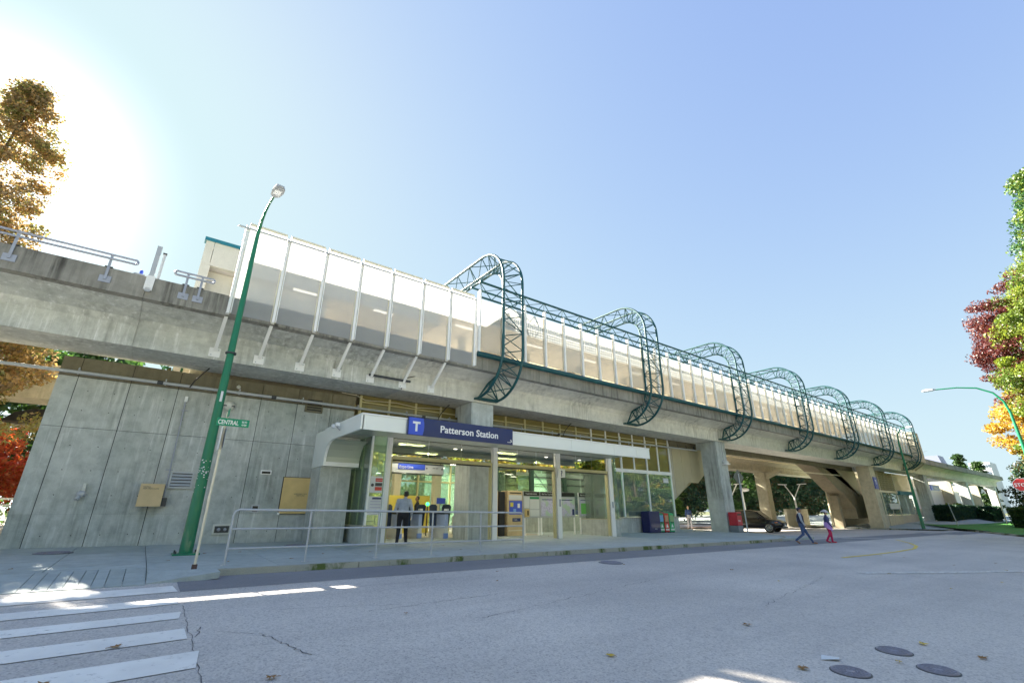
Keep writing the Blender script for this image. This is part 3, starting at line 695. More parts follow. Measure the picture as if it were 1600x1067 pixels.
MB().box(.35, 76, 19.35, 19.5, 5.4, 6.95).build('backing_wall', M['conc_top'], wl)

def boxthing(name, label, cat, x0, x1, y0, y1, z0, z1, mat, bevel=.01):
    t = thing(name, label, cat, ((x0 + x1) / 2, y1, z0)); MB().box(x0, x1, y0, y1, z0, z1).build('body', mat, t, bevel=bevel); return t
t = thing('wall_cabinet', 'pale orange box cabinet mounted on the grey wall, left of the louvred vent', 'cabinet', (.2, 19, 1.2))
MB().box(-.14, .45, 18.72, 18.995, 1.26, 1.9).build('body', M['darkgrey'], t, bevel=.01)
d_ = MB().box(-.15, .46, 18.69, 18.715, 1.24, 1.91).build('cover', M['orangebd2'], t)
text('NOTICE\nKEEP AREA CLEAR', .05, (-.08, 18.688, 1.80), M['darkgrey'], t, ext=.001)
MB().box(.47, .6, 18.8, 18.995, 1.25, 1.5).build('junction_box', M['darkgrey'], t)
t = thing('louvred_vent', 'grey louvred vent in the wall beside the orange cabinet', 'vent', (.85, 19, 1.8))
f = MB()
f.box(.53, 1.18, 18.93, 18.998, 2.27, 2.32).box(.53, 1.18, 18.93, 18.998, 1.8, 1.85).box(.53, .58, 18.93, 18.998, 1.85, 2.27).box(1.13, 1.18, 18.93, 18.998, 1.85, 2.27).build('frame', M['galv_mat'], t)
MB().box(.58, 1.13, 18.985, 18.998, 1.85, 2.27).build('back', M['black'], t)
for z in (1.88, 1.98, 2.08, 2.18): MB().add([(.58, 18.94, z), (1.13, 18.94, z), (1.13, 18.984, z + .07), (.58, 18.984, z + .07), (.58, 18.945, z - .01), (1.13, 18.945, z - .01)], [(0, 1, 2, 3), (5, 4, 3, 2), (4, 5, 1, 0)]).build('louvre', M['galv_mat'], t)
t = thing('louvred_vent', 'dark louvred vent high on the wall behind the pipe, left of the canopy', 'vent', (4.6, 19, 4.8))
MB().box(4.28, 4.95, 18.93, 18.965, 4.75, 5.4).build('frame', M['conc_top'], t)
for z in ar(4.82, 5.3, .1)[:-1]: MB().box(4.34, 4.89, 18.90, 18.925, z, z + .045).build('louvre', M['black'], t)
t = thing('conduit', 'vertical steel conduit rising from the orange cabinet to a small white fixture', 'conduit', (.46, 18.95, 1.3))
MB().tube([(.50, 18.93, 1.45), (.48, 18.93, 3.0), (.44, 18.93, 4.6)], .02, 8).build('pipe', M['galv'], t)
MB().box(.40, .49, 18.86, 18.97, 4.6, 4.78).build('fixture', M['white'], t, bevel=.01)
for z in (2.35, 4.3): MB().box(.37, .57, 18.94, 18.99, z, z + .03).build('strap', M['galv'], t)
t = thing('wall_lamp', 'dome-shaped wall lamp just right of the green lamp post, above the street sign', 'lamp', (1.66, 18.95, 4.6))
MB().sphere((1.72, 18.85, 4.62), .19, .15, .16, 14, 8).build('shade', M['dirtwhite'], t)
MB().box(1.54, 1.9, 18.72, 18.98, 4.58, 4.62).build('rim', M['darkgrey'], t)
t = thing('floodlight', 'small round light under the guideway near the green lamp post', 'lamp', (1.9, 18.9, 5.3))
MB().sphere((1.9, 18.88, 5.34), .07).build('bulb', M['dirtwhite'], t); MB().tube([(1.9, 18.88, 5.38), (1.9, 18.96, 5.42)], .025, 8).build('bracket', M['galv_mat'], t)
t = thing('hydrant_valve', 'small grey and white valve fixture with lime stain on the left of the wall', 'valve', (-1.48, 18.95, 1.5))
MB().sphere((-1.48, 18.9, 1.58), .11, .09, .10).tube([(-1.5, 18.9, 1.55), (-1.55, 18.82, 1.42)], [.05, .06], 10).build('body', M['galv_mat'], t)
MB().box(-1.5, -1.42, 18.86, 18.97, 1.66, 1.88).build('cover', M['dirtwhite'], t, bevel=.01)
t = thing('notice_board', 'large square orange weathered board on the wall beside the entrance', 'board', (4.6, 18.98, 1))
MB().box(3.93, 5.27, 18.94, 18.995, 1.0, 2.29).build('frame', M['black'], t)
MB().box(3.95, 5.25, 18.925, 18.939, 1.02, 2.27).build('sheet', M['orangebd'], t)
text('EMERGENCY EXIT\nKEEP CLEAR', .055, (4.6, 18.924, 1.68), M['darkgrey'], t, ext=.001, align='CENTER')
MB().box(3.9, 3.98, 18.9, 18.924, .98, 1.06).build('corner_label', M['letter'], t)
t = thing('wall_slot', 'small black slot with a white surround above the railing', 'wall slot', (3.2, 19, 2.4))
MB().box(3.14, 3.5, 18.95, 18.995, 2.34, 2.49).build('frame', M['white'], t, bevel=.01); MB().box(3.18, 3.46, 18.94, 18.949, 2.37, 2.45).build('slot', M['black'], t)
t = thing('recessed_box', 'small dark square recess box left of the large orange board', 'wall box', (3.2, 19, 1))
MB().box(3.05, 3.3, 18.95, 18.995, 1.05, 1.32).build('frame', M['galv_mat'], t); MB().box(3.09, 3.26, 18.94, 18.949, 1.09, 1.27).build('recess', M['black'], t)
t = thing('recessed_box', 'low pale framed recess with valves in the wall behind the sign post', 'wall box', (2.3, 19, .4))
MB().box(2.02, 2.56, 18.94, 18.995, .38, .7).build('frame', M['dirtwhite'], t, bevel=.01); MB().box(2.08, 2.5, 18.925, 18.939, .43, .64).build('recess', M['darkgrey'], t)
MB().sphere((2.2, 18.91, .53), .055).build('valve', M['galv'], t); MB().sphere((2.38, 18.91, .53), .05).build('valve', M['galv'], t)
# utility pipe
t = thing('utility_pipe', 'long grey pipe running along the top of the wall and over the canopy', 'pipe', (0, 18.7, 5.1))
pp = [(-12, 18.72, 5.07), (0, 18.72, 5.1), (8, 18.72, 5.1), (16, 18.72, 5.12), (28, 18.72, 5.2), (31.3, 18.72, 5.22)]
MB().tube(pp, .05, 10).build('pipe', M['galv_mat'], t)
for x in ar(-2.4, 28, 2.1): MB().box(x - .02, x + .02, 18.66, 18.98, 5.16, 5.2).tube([(x, 18.72, 5.03), (x, 18.72, 5.24)], .02, 6).build('bracket', M['galv_mat'], t)
for x in (-.45, 3.0, 9.2, 17.5): MB().tube([(x, 18.72, 5.1), (x + .16, 18.72, 5.1)], .07, 10).build('coupling', M['darkgrey'], t)
for x in (29.0, 30.0, 31.0): MB().bar((x, 18.7, 5.22), (x + .3, 18.95, 5.5), .05, .05).build('hanger', M['black'], t)
for (x, lab) in ((.45, 'black hanging cable strap on the wall pipe left of the green lamp post'), (10.0, 'black hanging cable strap over the blue station sign'), (17.9, 'black hanging cable strap over the right half of the canopy')):
    t = thing('cable', lab, 'cable', (x, 18.6, 5.1)); MB().tube([(x, 18.66, 5.05), (x + .1, 18.62, 5.3), (x + .32, 18.5, 5.62), (x + .42, 18.4, 5.75)], .022, 6).build('strap', M['black'], t)
t = thing('cable', 'loose thin cable sagging along the clerestory top left of the station sign', 'cable', (6, 18.9, 5.6))
MB().tube([(5.6, 18.9, 5.7), (6.2, 18.85, 5.66), (6.6, 18.85, 5.5), (8, 18.85, 5.58), (9, 18.85, 5.5), (10.3, 18.85, 5.6)], .015, 6).build('wire', M['cream'], t)

# ------------------------------------------------------------------ station headhouse (entrance, glazing)
hh = thing('station_entrance', 'glazed station entrance hall with white posts and green-tinted windows', 'station building', (13, 17, 0))
FZ = -.02
MB().box(6.2, 30, 19.0, 27.5, -.3, -.06).build('floor', M['slab'], hh)
# clerestory
cx = [6.45 + 1.275 * i for i in range(18)]
for i, x in enumerate(cx):
    if x > 19.5 + .3 and False: pass
    MB().box(x - .045, x + .045, 18.93, 19.03, (4.0 if x < 19.3 else 3.56), 5.72).build('mullion', M['yellowmetal'] if x < 20.0 else M['white'], hh)
    if i < 17: MB().box(x + .045, x + 1.23, 18.985, 18.995, (3.95 if x < 19.3 else 3.56), 5.72).build('pane', M['glass_clerestory'], hh)
MB().box(6.4, 28.2, 18.94, 19.02, 5.42, 5.46).build('rail', M['yellowmetal'], hh)
MB().box(6.4, 28.2, 19.45, 19.55, 3.95, 5.9).build('inner_wall', simple('ochre_backing', (.36, .32, .17), .8), hh)
MB().box(19.6, 28.15, 18.9, 19.04, 3.35, 3.555).build('transom_bar', M['white'], hh)
# right glazed bay along Y=19
for a, b in ((19.62, 23.03), (23.03, 25.55), (25.55, 28.1)):
    MB().box(a + .05, b - .05, 18.97, 18.985, .78, 3.35).build('pane', M['glass_green'], hh)
for x in (23.03, 25.55, 28.1): MB().box(x - .05, x + .05, 18.92, 19.04, .76, 3.35).build('mullion', M['fascia'], hh)
for x in (23.03, 25.55, 28.1): MB().box(x - .05, x + .05, 18.89, 18.925, 3.3, 5.5).build('mullion', M['white'], hh)
MB().box(19.9, 28.45, 18.88, 19.1, .7, .76).build('sill', M['conc_pale'], hh)
MB().box(19.9, 28.4, 18.93, 19.15, -.3, .7).build('low_wall', M['conc_wall'], hh)
# end return glass at x=28.1, back glazing
MB().box(28.14, 28.16, 19.1, 23.0, .78, 3.5).build('pane', M['glass_green'], hh)
MB().box(28.1, 28.4, 19.15, 23.0, -.3, .76).build('low_wall', M['conc_wall'], hh)
# front posts
for x0, x1 in ((6.86, 7.0), (11.63, 11.86), (15.3, 15.56), (18.98, 19.26)):
    p = MB().box(x0, x1, 16.5, 16.75, side(x0, 16.5) - .02, 3.72).build('post', M['white'], hh)
for x in (7.04, 15.22, 18.93, 11.57):
    MB().box(x - .03, x + .03, 16.55, 16.72, -.05, 3.02).build('door_frame', M['yellowmetal'], hh)
MB().box(15.42, 15.5, 16.47, 16.499, 1.3, 1.62).build('card_reader', M['galv'], hh); MB().box(19.1, 19.18, 16.47, 16.499, 1.25, 1.55).build('card_reader', M['galv'], hh)
for a, b in ((7.05, 11.58), (11.9, 15.24), (15.6, 18.95)):
    n = 3; w = (b - a) / n
    for i in range(n): MB().box(a + w * i + .01, a + w * (i + 1) - .01, 16.6, 16.612, 3.06, 3.72).build('transom_pane', M['glass_transom'], hh)
    MB().box(a, b, 16.54, 16.7, 2.92, 3.05).build('lintel', M['yellowmetal'], hh)
    MB().box(a, b, 16.56, 16.68, 2.87, 2.919).build('door_track', M['black'], hh)
# left return (x=6.3) and narrow sign pane
MB().box(6.3, 6.82, 16.6, 16.612, .62, 3.72).build('pane', M['glass_green'], hh)
MB().box(6.24, 6.3, 16.55, 16.66, .6, 3.72).build('mullion', M['fascia'], hh)
MB().box(6.82, 6.86, 16.55, 16.7, .0, 3.72).build('mullion', M['fascia'], hh)
for y0, y1 in ((16.66, 17.45), (17.45, 18.2), (18.2, 18.92)):
    MB().box(6.255, 6.267, y0 + .01, y1 - .01, .62, 3.95).build('pane', M['glass_green'], hh)
MB().box(6.18, 6.5, 16.52, 18.98, -.1, .6).build('low_wall', M['conc_wall'], hh); MB().box(6.5, 6.85, 16.52, 16.72, -.1, .6).build('low_wall', M['conc_wall'], hh)
MB().box(6.14, 6.56, 16.48, 18.98, .6, .64).build('sill', M['conc_pale'], hh)
# right return (x=19.45)
for y0, y1 in ((16.75, 17.5), (17.5, 18.25), (18.25, 18.9)):
    MB().box(19.6, 19.612, y0 + .01, y1 - .01, .72, 3.72).build('pane', M['glass_green'], hh)
MB().box(19.28, 19.6, 16.6, 16.612, .72, 3.72).build('pane', M['glass_green'], hh)
MB().box(19.28, 19.7, 16.55, 18.95, -.2, .68).build('low_wall', M['conc_wall'], hh); MB().box(19.26, 19.74, 16.52, 18.95, .68, .72).build('sill', M['conc_pale'], hh)
MB().box(19.56, 19.64, 16.56, 16.64, .72, 3.72).build('mullion', M['glass_green'], hh)
# interior
MB().box(6.3, 19.6, 16.72, 19.1, 3.74, 3.9).build('ceiling', M['soffit'], hh); MB().box(6.3, 28.1, 19.1, 26, 3.74, 3.9).build('ceiling', M['soffit'], hh)
MB().box(6.5, 8.4, 21.4, 21.6, -.1, 3.74).build('inner_wall', M['yellow_wall'], hh)
MB().box(8.2, 12.8, 24.3, 24.4, -.1, 1.9).build('ochre_partition', M['yellow_wall'], hh)
MB().box(12.9, 13.3, 24, 24.4, -.1, 3.74).build('inner_post', M['cream'], hh)
MB().box(10.9, 11.3, 25, 25.4, -.1, 3.74).build('inner_post', M['cream'], hh)
for x in ar(8.4, 28.2, 2.2): MB().box(x - .05, x + .05, 25.9, 26.05, -.1, 3.74).build('mullion', M['yellowmetal'], hh)
for x in ar(8.4, 28.2, 2.2)[:-1]: MB().box(x + .05, x + 2.15, 25.97, 25.98, .3, 3.74).build('pane', M['glass_green'] if x < 18 else M['sunlit_stand_in'], hh)  # right-hand panes made pale and milky to imitate sunlit surroundings behind
MB().box(6.3, 28.4, 25.92, 26.04, 2.72, 2.80).build('rail', M['yellowmetal'], hh)
MB().box(13.0, 24, 21.9, 22.1, -.1, .85).build('low_wall', M['conc_wall'], hh)
for x in (13.2, 15.6, 18.2, 20.9): MB().box(x, x + .25, 21.9, 22.1, .85, 3.74).build('inner_post', simple('dark_green_metal', (.03, .07, .05), .4, .2), hh)
for a, b in ((13.45, 15.6), (15.85, 18.2)): MB().box(a, b, 22.0, 22.01, .87, 3.7).build('pane', M['glass_transom'], hh)
for (x0, x1) in ((18.45, 20.9), (21.15, 23.9)):
    MB().box(x0, x1, 22.0, 22.01, .87, 3.7).build('pane', M['glass_green'], hh)
MB().bar((18.5, 21.95, 3.3), (21.0, 21.95, .9), .03, .03).bar((19.9, 21.95, 2.2), (20.9, 21.95, 3.2), .02, .02).build('tie_rod', M['darkgrey'], hh)
MB().box(18.4, 24, 21.93, 21.98, 3.0, 3.05).box(18.4, 24, 21.93, 21.98, 2.6, 2.64).box(18.4, 24, 21.93, 21.98, 1.4, 1.44).build('rail', M['darkgrey'], hh)
MB().box(20.0, 27.5, 22.6, 22.8, -.1, 3.6).build('inner_wall', M['conc_pale'], hh) if False else None
for x, y in ((8, 18), (10, 20.5), (13, 18), (14.5, 20), (17, 18), (17.5, 20.5), (22, 20.6), (25.5, 20.6), (9.4, 22.6), (19.4, 24.2), (22.2, 23.6), (25.4, 23.8), (14.2, 24.4), (16.6, 24.2)):
    MB().box(x, x + 1.1, y, y + .25, 3.70, 3.739).build('ceiling_fill_light', M['tube'], hh)  # rear lamps are added only to brighten the back of the hall

# canopy
cn = thing('entrance_canopy', 'white panelled entrance canopy with rounded left end over the doors', 'canopy', (12, 15, 3.5))
fx = [4.87, 5.05, 6.36]
for a, b in ((4.89, 6.36), (10.7, 13.9), (13.9, 16.6), (16.6, 18.2), (18.2, 19.2)):
    MB().box(a + .006, b - .006, 14.0, 14.06, 3.48, 3.93).build('fascia_panel', M['fascia'], cn)
MB().box(6.37, 10.69, 14.02, 14.06, 3.48, 3.93).build('fascia_panel', M['fascia'], cn)
MB().box(4.86, 19.2, 13.98, 14.07, 3.935, 3.985).build('edge_trim', M['white'], cn)
MB().box(4.94, 19.17, 14.06, 18.9, 3.73, 3.9).build('roof_slab', M['fascia'], cn)
for i, x in enumerate(ar(4.95, 19.1, 1.57)[:-1]): MB().box(x + .005, x + 1.56, 14.08, 16.5, 3.70, 3.725).build('soffit_panel', M['soffit'], cn)
# left end: side fascia with fillet turning down to the pier
sp_ = [(14.0, 3.98), (17.76, 3.98), (17.76, 2.63), (17.45, 2.63), (17.43, 2.9), (17.36, 3.12), (17.22, 3.32), (17.0, 3.44), (16.7, 3.48), (14.0, 3.48)]
MB().ext(sp_, 4.84, 4.93, 'X').build('end_fascia', M['fascia'], cn)
fl = [(17.76, 3.5), (17.76, 2.63), (17.5, 2.63), (17.46, 2.95), (17.36, 3.2), (17.2, 3.38), (16.98, 3.47), (16.75, 3.5)]
for a, b in ((4.95, 6.15),): MB().ext(fl, a, b, 'X', smooth=False).build('end_cove', M['cream'] if False else M['soffit'], cn)
MB().box(4.93, 6.15, 17.47, 17.5, 2.63, 2.78).build('cove_trim', M['white'], cn)
MB().box(4.86, 6.2, 17.765, 18.98, 2.64, 3.95).build('end_return', M['fascia'], cn)
for x in (8.1, 10.6, 13.1, 16.0, 18.4):
    MB().tube([(x, 15.2, 3.685), (x, 15.2, 3.697)], .08, 14).build('downlight', M['down'], cn)
t = thing('floodlight', 'pair of small white floodlights on the left edge of the canopy', 'lamp', (4.8, 15.8, 3.7))
for y in (15.7, 16.1): MB().box(4.6, 4.74, y, y + .16, 3.78, 3.9).build('lamp_head', M['white'], t, bevel=.02)
MB().tube([(4.84, 16.0, 3.7), (4.68, 15.9, 3.8)], .02, 6).build('arm', M['galv'], t)

# name sign
ns = thing('station_sign', 'navy station name sign with white lettering on the canopy fascia', 'sign', (8.5, 13.95, 3.5))
MB().box(6.37, 10.68, 13.90, 13.975, 3.44, 4.03).build('panel', M['navy'], ns)
tp = MB().ext([(6.39, 3.46), (6.39, 4.01), (6.90, 4.01), (6.935, 3.86), (6.945, 3.735), (6.935, 3.6), (6.90, 3.46)], 13.885, 13.899, 'Y').build('logo_panel', M['signblue'], ns)
text('T', .42, (6.66, 13.883, 3.585), M['letter'], ns, bold=.018, align='CENTER')
text('Patterson Station', .33, (7.55, 13.896, 3.62), M['letter'], ns, width=2.42, bold=.006)
text('translink', .055, (10.42, 13.896, 3.52), M['letter'], ns, width=.18)
MB().add([(10.58, 13.893, 3.55), (10.66, 13.893, 3.55), (10.60, 13.893, 3.60)], [(0, 1, 2)]).add([(10.56, 13.893, 3.59), (10.63, 13.893, 3.60), (10.57, 13.893, 3.64)], [(0, 1, 2)]).build('logo_mark', M['letter'], ns)

t = thing('direction_sign', 'hanging white and blue line sign inside the doorway', 'sign', (9, 18.5, 2.6))
MB().box(7.5, 10.33, 18.5, 18.62, 2.62, 2.98).build('panel', M['paper'], t)
MB().box(7.5, 10.33, 18.49, 18.63, 2.98, 3.03).build('top_rail', M['darkgrey'], t); MB().box(7.5, 10.33, 18.49, 18.63, 2.56, 2.6).build('bottom_rail', M['darkgrey'], t)
MB().box(8.17, 9.41, 18.488, 18.499, 2.76, 2.98).build('blue_field', M['signblue'], t)
text('Expo Line', .17, (8.22, 18.485, 2.80), M['letter'], t, width=.62)
text('WAY OUT', .06, (9.78, 18.49, 2.84), M['darkgrey'], t); MB().sphere((9.5, 18.49, 2.84), .03, .01, .03).sphere((10.25, 18.49, 2.83), .035, .01, .035).build('symbol', M['darkgrey'], t)
MB().sphere((7.75, 18.49, 2.9), .035, .01, .035).build('symbol', M['darkgrey'], t)
for x in (7.7, 10.2): MB().tube([(x, 18.56, 3.03), (x, 18.56, 3.74)], .015, 6).build('hanger', M['darkgrey'], t)

t = thing('question_sign', 'square white sign with a question mark on the middle white post', 'sign', (15.4, 16.45, 2.6))
MB().box(15.34, 15.8, 16.44, 16.49, 2.6, 2.98).build('panel', M['white'], t); text('?', .36, (15.57, 16.436, 2.66), M['navy'], t, bold=.012, align='CENTER')
# notices by the door
t = thing('notice_sign', 'white door notice with red blocks, above the timetable sheet', 'sign', (6.5, 16.5, 1.9))
MB().box(6.32, 6.78, 16.57, 16.595, 1.72, 2.28).build('sheet', M['paper'], t)
for z in (1.80, 2.1): MB().box(6.50, 6.76, 16.56, 16.568, z, z + .12).build('red_block', M['red'], t)
MB().box(6.50, 6.76, 16.56, 16.568, 1.95, 2.06).build('grey_block', M['darkgrey'], t)
MB().tube([(6.4, 16.565, 1.98), (6.4, 16.568, 1.98)], .055, 14).build('ring', M['darkgrey'], t)
text('NO SMOKING', .035, (6.52, 16.556, 2.15), M['letter'], t, ext=.001)
t = thing('notice_sign', 'white timetable sheet with a grey header beside the door, below the red notice', 'sign', (6.5, 16.5, 1))
MB().box(6.30, 6.8, 16.57, 16.595, .98, 1.6).build('sheet', M['paper'], t)
MB().box(6.44, 6.77, 16.56, 16.568, 1.5, 1.56).build('header', M['navy'], t)
for z in (1.12, 1.22, 1.32, 1.42): MB().box(6.38, 6.77, 16.56, 16.568, z, z + .012).build('rule', simple('print_violet', (.25, .2, .45), .6), t)

# fare gates
def fare_gate(x, y, lab, tall=True):
    t = thing('fare_gate', lab, 'fare gate', (x, y, -.04), 'fare gates inside the doors')
    MB().box(x - .09, x + .09, y - .1, y + 1.3, -.04, .42).build('lower_case', M['paper'], t, bevel=.02)
    MB().box(x - .092, x + .092, y - .105, y + .0, .0, .22).build('blue_stripe', simple('gate_pale_blue', (.22, .34, .75), .4), t)
    MB().box(x - .08, x + .08, y - .09, y + 1.3, .42, .98).build('upper_case', simple('gate_light_blue', (.42, .52, .80), .4), t, bevel=.02)
    MB().box(x - .11, x + .11, y - .14, y + 1.3, .98, 1.12).build('top', M['darkgrey'], t, bevel=.03)
    if tall:
        MB().ext([(x + .12, .5), (x + .12, 1.3), (x + .2, 1.38), (x + .5, 1.38), (x + .58, 1.3), (x + .5, .5)], y + .6, y + .62, 'Y').build('paddle', simple('gate_paddle_navy', (.03, .05, .10), .25, 0, .1, 2, coat=.5), t)
        MB().ext([(x - .12, .5), (x - .12, 1.3), (x - .2, 1.38), (x - .42, 1.38), (x - .5, 1.3), (x - .44, .5)], y + .6, y + .62, 'Y').build('paddle', simple('gate_paddle_navy', (.03, .05, .10)), t)
    d = MB().box(x - .07, x + .07, y - .12, y + .06, 1.12, 1.2).build('reader', M['letter'], t, bevel=.01)
fare_gate(8.72, 19.1, 'leftmost pale blue fare gate, partly behind the man at the door')
fare_gate(9.62, 19.1, 'middle pale blue fare gate with dark paddles')
fare_gate(10.56, 18.5, 'rightmost pale blue fare gate beside the concrete column')
t = thing('green_light', 'round green status light on a stand beyond the fare gates', 'light', (10.7, 21, 0))
MB().tube([(10.95, 21, -.04), (10.95, 21, 1.35)], .03, 8).build('stand', M['darkgrey'], t)
MB().sphere((10.95, 21, 1.42), .09).build('lens', simple('green_lens', (.03, .6, .1), .3, 0, .02, 1, em=((.05, .9, .2), .6)), t)
t = thing('blue_sign', 'small plain blue sign on a glass panel left of the inner column', 'sign', (11.0, 20, 1.4))
MB().box(10.9, 11.35, 20.0, 20.03, 1.42, 1.68).build('plate', M['signblue'], t); MB().tube([(11.1, 20.05, -.04), (11.1, 20.05, 1.42)], .02, 6).build('stand', M['galv'], t)

# ticket machines
def ticket_machine(x, y, w, lab):
    t = thing('ticket_machine', lab, 'ticket machine', (x, y, -.06), 'ticket machines inside the hall')
    MB().box(x, x + w, y, y + .55, -.06, 2.05).build('case', M['orangebd2'], t, bevel=.02)
    MB().box(x + .08, x + w - .06, y - .012, y - .002, 1.62, 1.85).build('top_panel', M['paper'], t)
    MB().box(x + .1, x + w - .05, y - .012, y - .002, .95, 1.58).build('blue_panel', M['signblue'], t)
    MB().box(x + .15, x + w - .1, y - .01, y - .002, 1.92, 1.97).build('slot', M['black'], t)
    MB().box(x + .16, x + .34, y - .03, y - .013, 1.3, 1.5).build('yellow_label', simple('label_yellow', (.7, .6, .1), .5), t)
    MB().box(x + w - .34, x + w - .2, y - .03, y - .013, 1.25, 1.45).build('screen', M['letter'], t)
    MB().box(x + .34, x + .5, y - .04, y - .013, .98, 1.2).build('keypad', simple('pad_blue', (.2, .4, .8), .4), t)
    MB().box(x + .3, x + w - .15, y - .012, y - .002, .62, .78).build('tray_label', M['navy'], t)
    text('TICKETS', .06, (x + .36, y - .014, .68), M['letter'], t, ext=.001)
    MB().box(x + .05, x + w - .05, y - .015, y - .002, .2, .24).build('trim', M['cream'], t)
ticket_machine(12.85, 18.9, .78, 'left ticket machine, cut off by the white post')
ticket_machine(14.2, 18.9, .95, 'right ticket machine, beside the information boards')
t = thing('dark_pillar', 'black slim pillar between the two ticket machines', 'pillar', (13.9, 19, 0)); MB().box(13.74, 14.08, 18.95, 19.4, -.06, 2.0).build('body', M['black'], t, bevel=.01)

# map boards
def map_board(x0, x1, lab, head, kind):
    t = thing('information_board', lab, 'board', ((x0 + x1) / 2, 18.9, -.06), 'information boards inside the glass')
    MB().box(x0, x1, 18.9, 18.98, .78, 2.05).build('frame', M['galv_mat'], t, bevel=.01)
    MB().box(x0 + .02, x1 - .02, 18.885, 18.899, 1.83, 2.04).build('header', M['black'], t)
    text(head, .1, (x0 + .12, 18.883, 1.9), M['letter'], t, width=min(.75, x1 - x0 - .3), ext=.001)
    if kind == 'list':
        for a, b, z0, z1, m in ((x0 + .05, x0 + .38, 1.25, 1.78, 'paper'), (x0 + .42, x1 - .05, 1.2, 1.66, 'paper'), (x0 + .42, x1 - .05, .85, 1.16, 'paper'), (x0 + .42, x1 - .05, 1.68, 1.78, 'green')):
            MB().box(a, b, 18.888, 18.899, z0, z1).build('sheet', M[m], t)
        MB().box(x0 + .06, x0 + .34, 18.84, 18.899, .82, 1.2).build('phone', M['orangebd'], t, bevel=.01); MB().box(x0 + .2, x0 + .27, 18.82, 18.839, .9, 1.12).build('handset', M['black'], t)
    else:
        MB().box(x0 + .06, x1 - .06, 18.888, 18.899, .86, 1.72).build('map_sheet', M['map'], t)
        MB().box(x0 + .12, x1 - .2, 18.88, 18.887, 1.64, 1.68).build('map_title', M['navy'], t)
        if kind == 'green': MB().box(x0 + .14, x0 + .55, 18.88, 18.887, .95, 1.5).build('map_area', simple('map_green', (.16, .5, .12), .6), t)
        MB().box(x1 - .25, x1 - .08, 18.88, 18.887, .9, 1.2).build('legend', M['navy'], t)
    for x in (x0 + .1, x1 - .06): MB().box(x - .04, x + .04, 18.92, 18.97, side(x, 18.9) - .06, .78).build('leg', M['white'], t)
def mapmat():
    t = NT('printed_map'); p = t.pos(); v = t.n('ShaderNodeTexVoronoi', feature='DISTANCE_TO_EDGE'); v.inputs['Scale'].default_value = 9; t.l(p, v.inputs['Vector'])
    a = t.ramp(v.outputs['Distance'], [(.02, (.35, .28, .5)), (.05, (.55, .55, .70))]); a = t.mix(t.ramp(t.noise(p, 3), [(.5, (0, 0, 0)), (.6, (1, 1, 1))]), a, (.42, .55, .45)); t.l(a, t.b.inputs['Base Color']); t.b.inputs['Roughness'].default_value = .3; return t.m
M['map'] = mapmat()
map_board(15.2, 16.28, 'narrow information board with sheets and a phone, next to the ticket machine', 'Transit Information', 'list')
map_board(16.3, 18.82, 'wide transit map board behind the question-mark post', 'Plan Your Trip Here', 'map')
map_board(19.12, 20.56, 'map board with a green area, rightmost of the boards', 'Plan Your Trip Here', 'green')
t = thing('glass_poster', 'dark blue photo poster behind the right window above the low wall', 'poster', (24.5, 19.1, .8))
def postermat():
    t = NT('photo_poster'); p = t.pos(); n = t.noise(p, 2.6, 6, .7)
    a = t.ramp(n, [(.35, (.01, .03, .16)), (.5, (.02, .07, .24)), (.6, (.05, .16, .14)), (.72, (.45, .28, .2))]); t.l(a, t.b.inputs['Base Color']); t.b.inputs['Roughness'].default_value = .3; return t.m
MB().box(23.2, 25.45, 19.06, 19.08, 1.15, 2.15).build('picture', postermat(), t)
MB().box(23.9, 25.45, 19.05, 19.09, .78, 1.15).build('lower_band', M['signblue'], t)
t = thing('no_entry_sticker', 'small white square sticker high on the rightmost window', 'sticker', (27.4, 18.96, 3.0)); MB().box(27.2, 27.75, 18.955, 18.965, 2.85, 3.15).build('sheet', M['paper'], t)

# yellow-beige stair casing right of the glass hall
sp = thing('stair_enclosure', 'tan panelled stair casing with stepped underside right of the glass hall', 'stair casing', (30, 19.8, 3))
def under(x): return 1.45 + (x - 28.3) * .58 if x < 30.9 else (3.02 if x < 32.1 else 3.02 + (x - 32.1) * .66)
px_ = [28.2, 29.2, 30.3, 31.4, 32.5, 33.6, 34.7]
for a, b in zip(px_[:-1], px_[1:]):
    pts = [(a + .012, 5.45), (a + .012, under(a))] + [(x, under(x)) for x in (30.9, 32.1) if a < x < b] + [(b - .012, under(b)), (b - .012, 5.45)]
    MB().ext(pts, 19.4, 19.5, 'Y').build('panel', M['conc_pale'] if a < 28.5 else M['timber'], sp)
MB().add([(28.2, 19.5, under(28.2)), (34.7, 19.5, under(34.7)), (34.7, 22.5, under(34.7)), (28.2, 22.5, under(28.2))], [(0, 1, 2, 3)]).build('stair_soffit', M['conc_tan'], sp)
MB().box(28.2, 34.7, 19.41, 22.5, 5.46, 5.5).build('top', M['conc_tan'], sp)

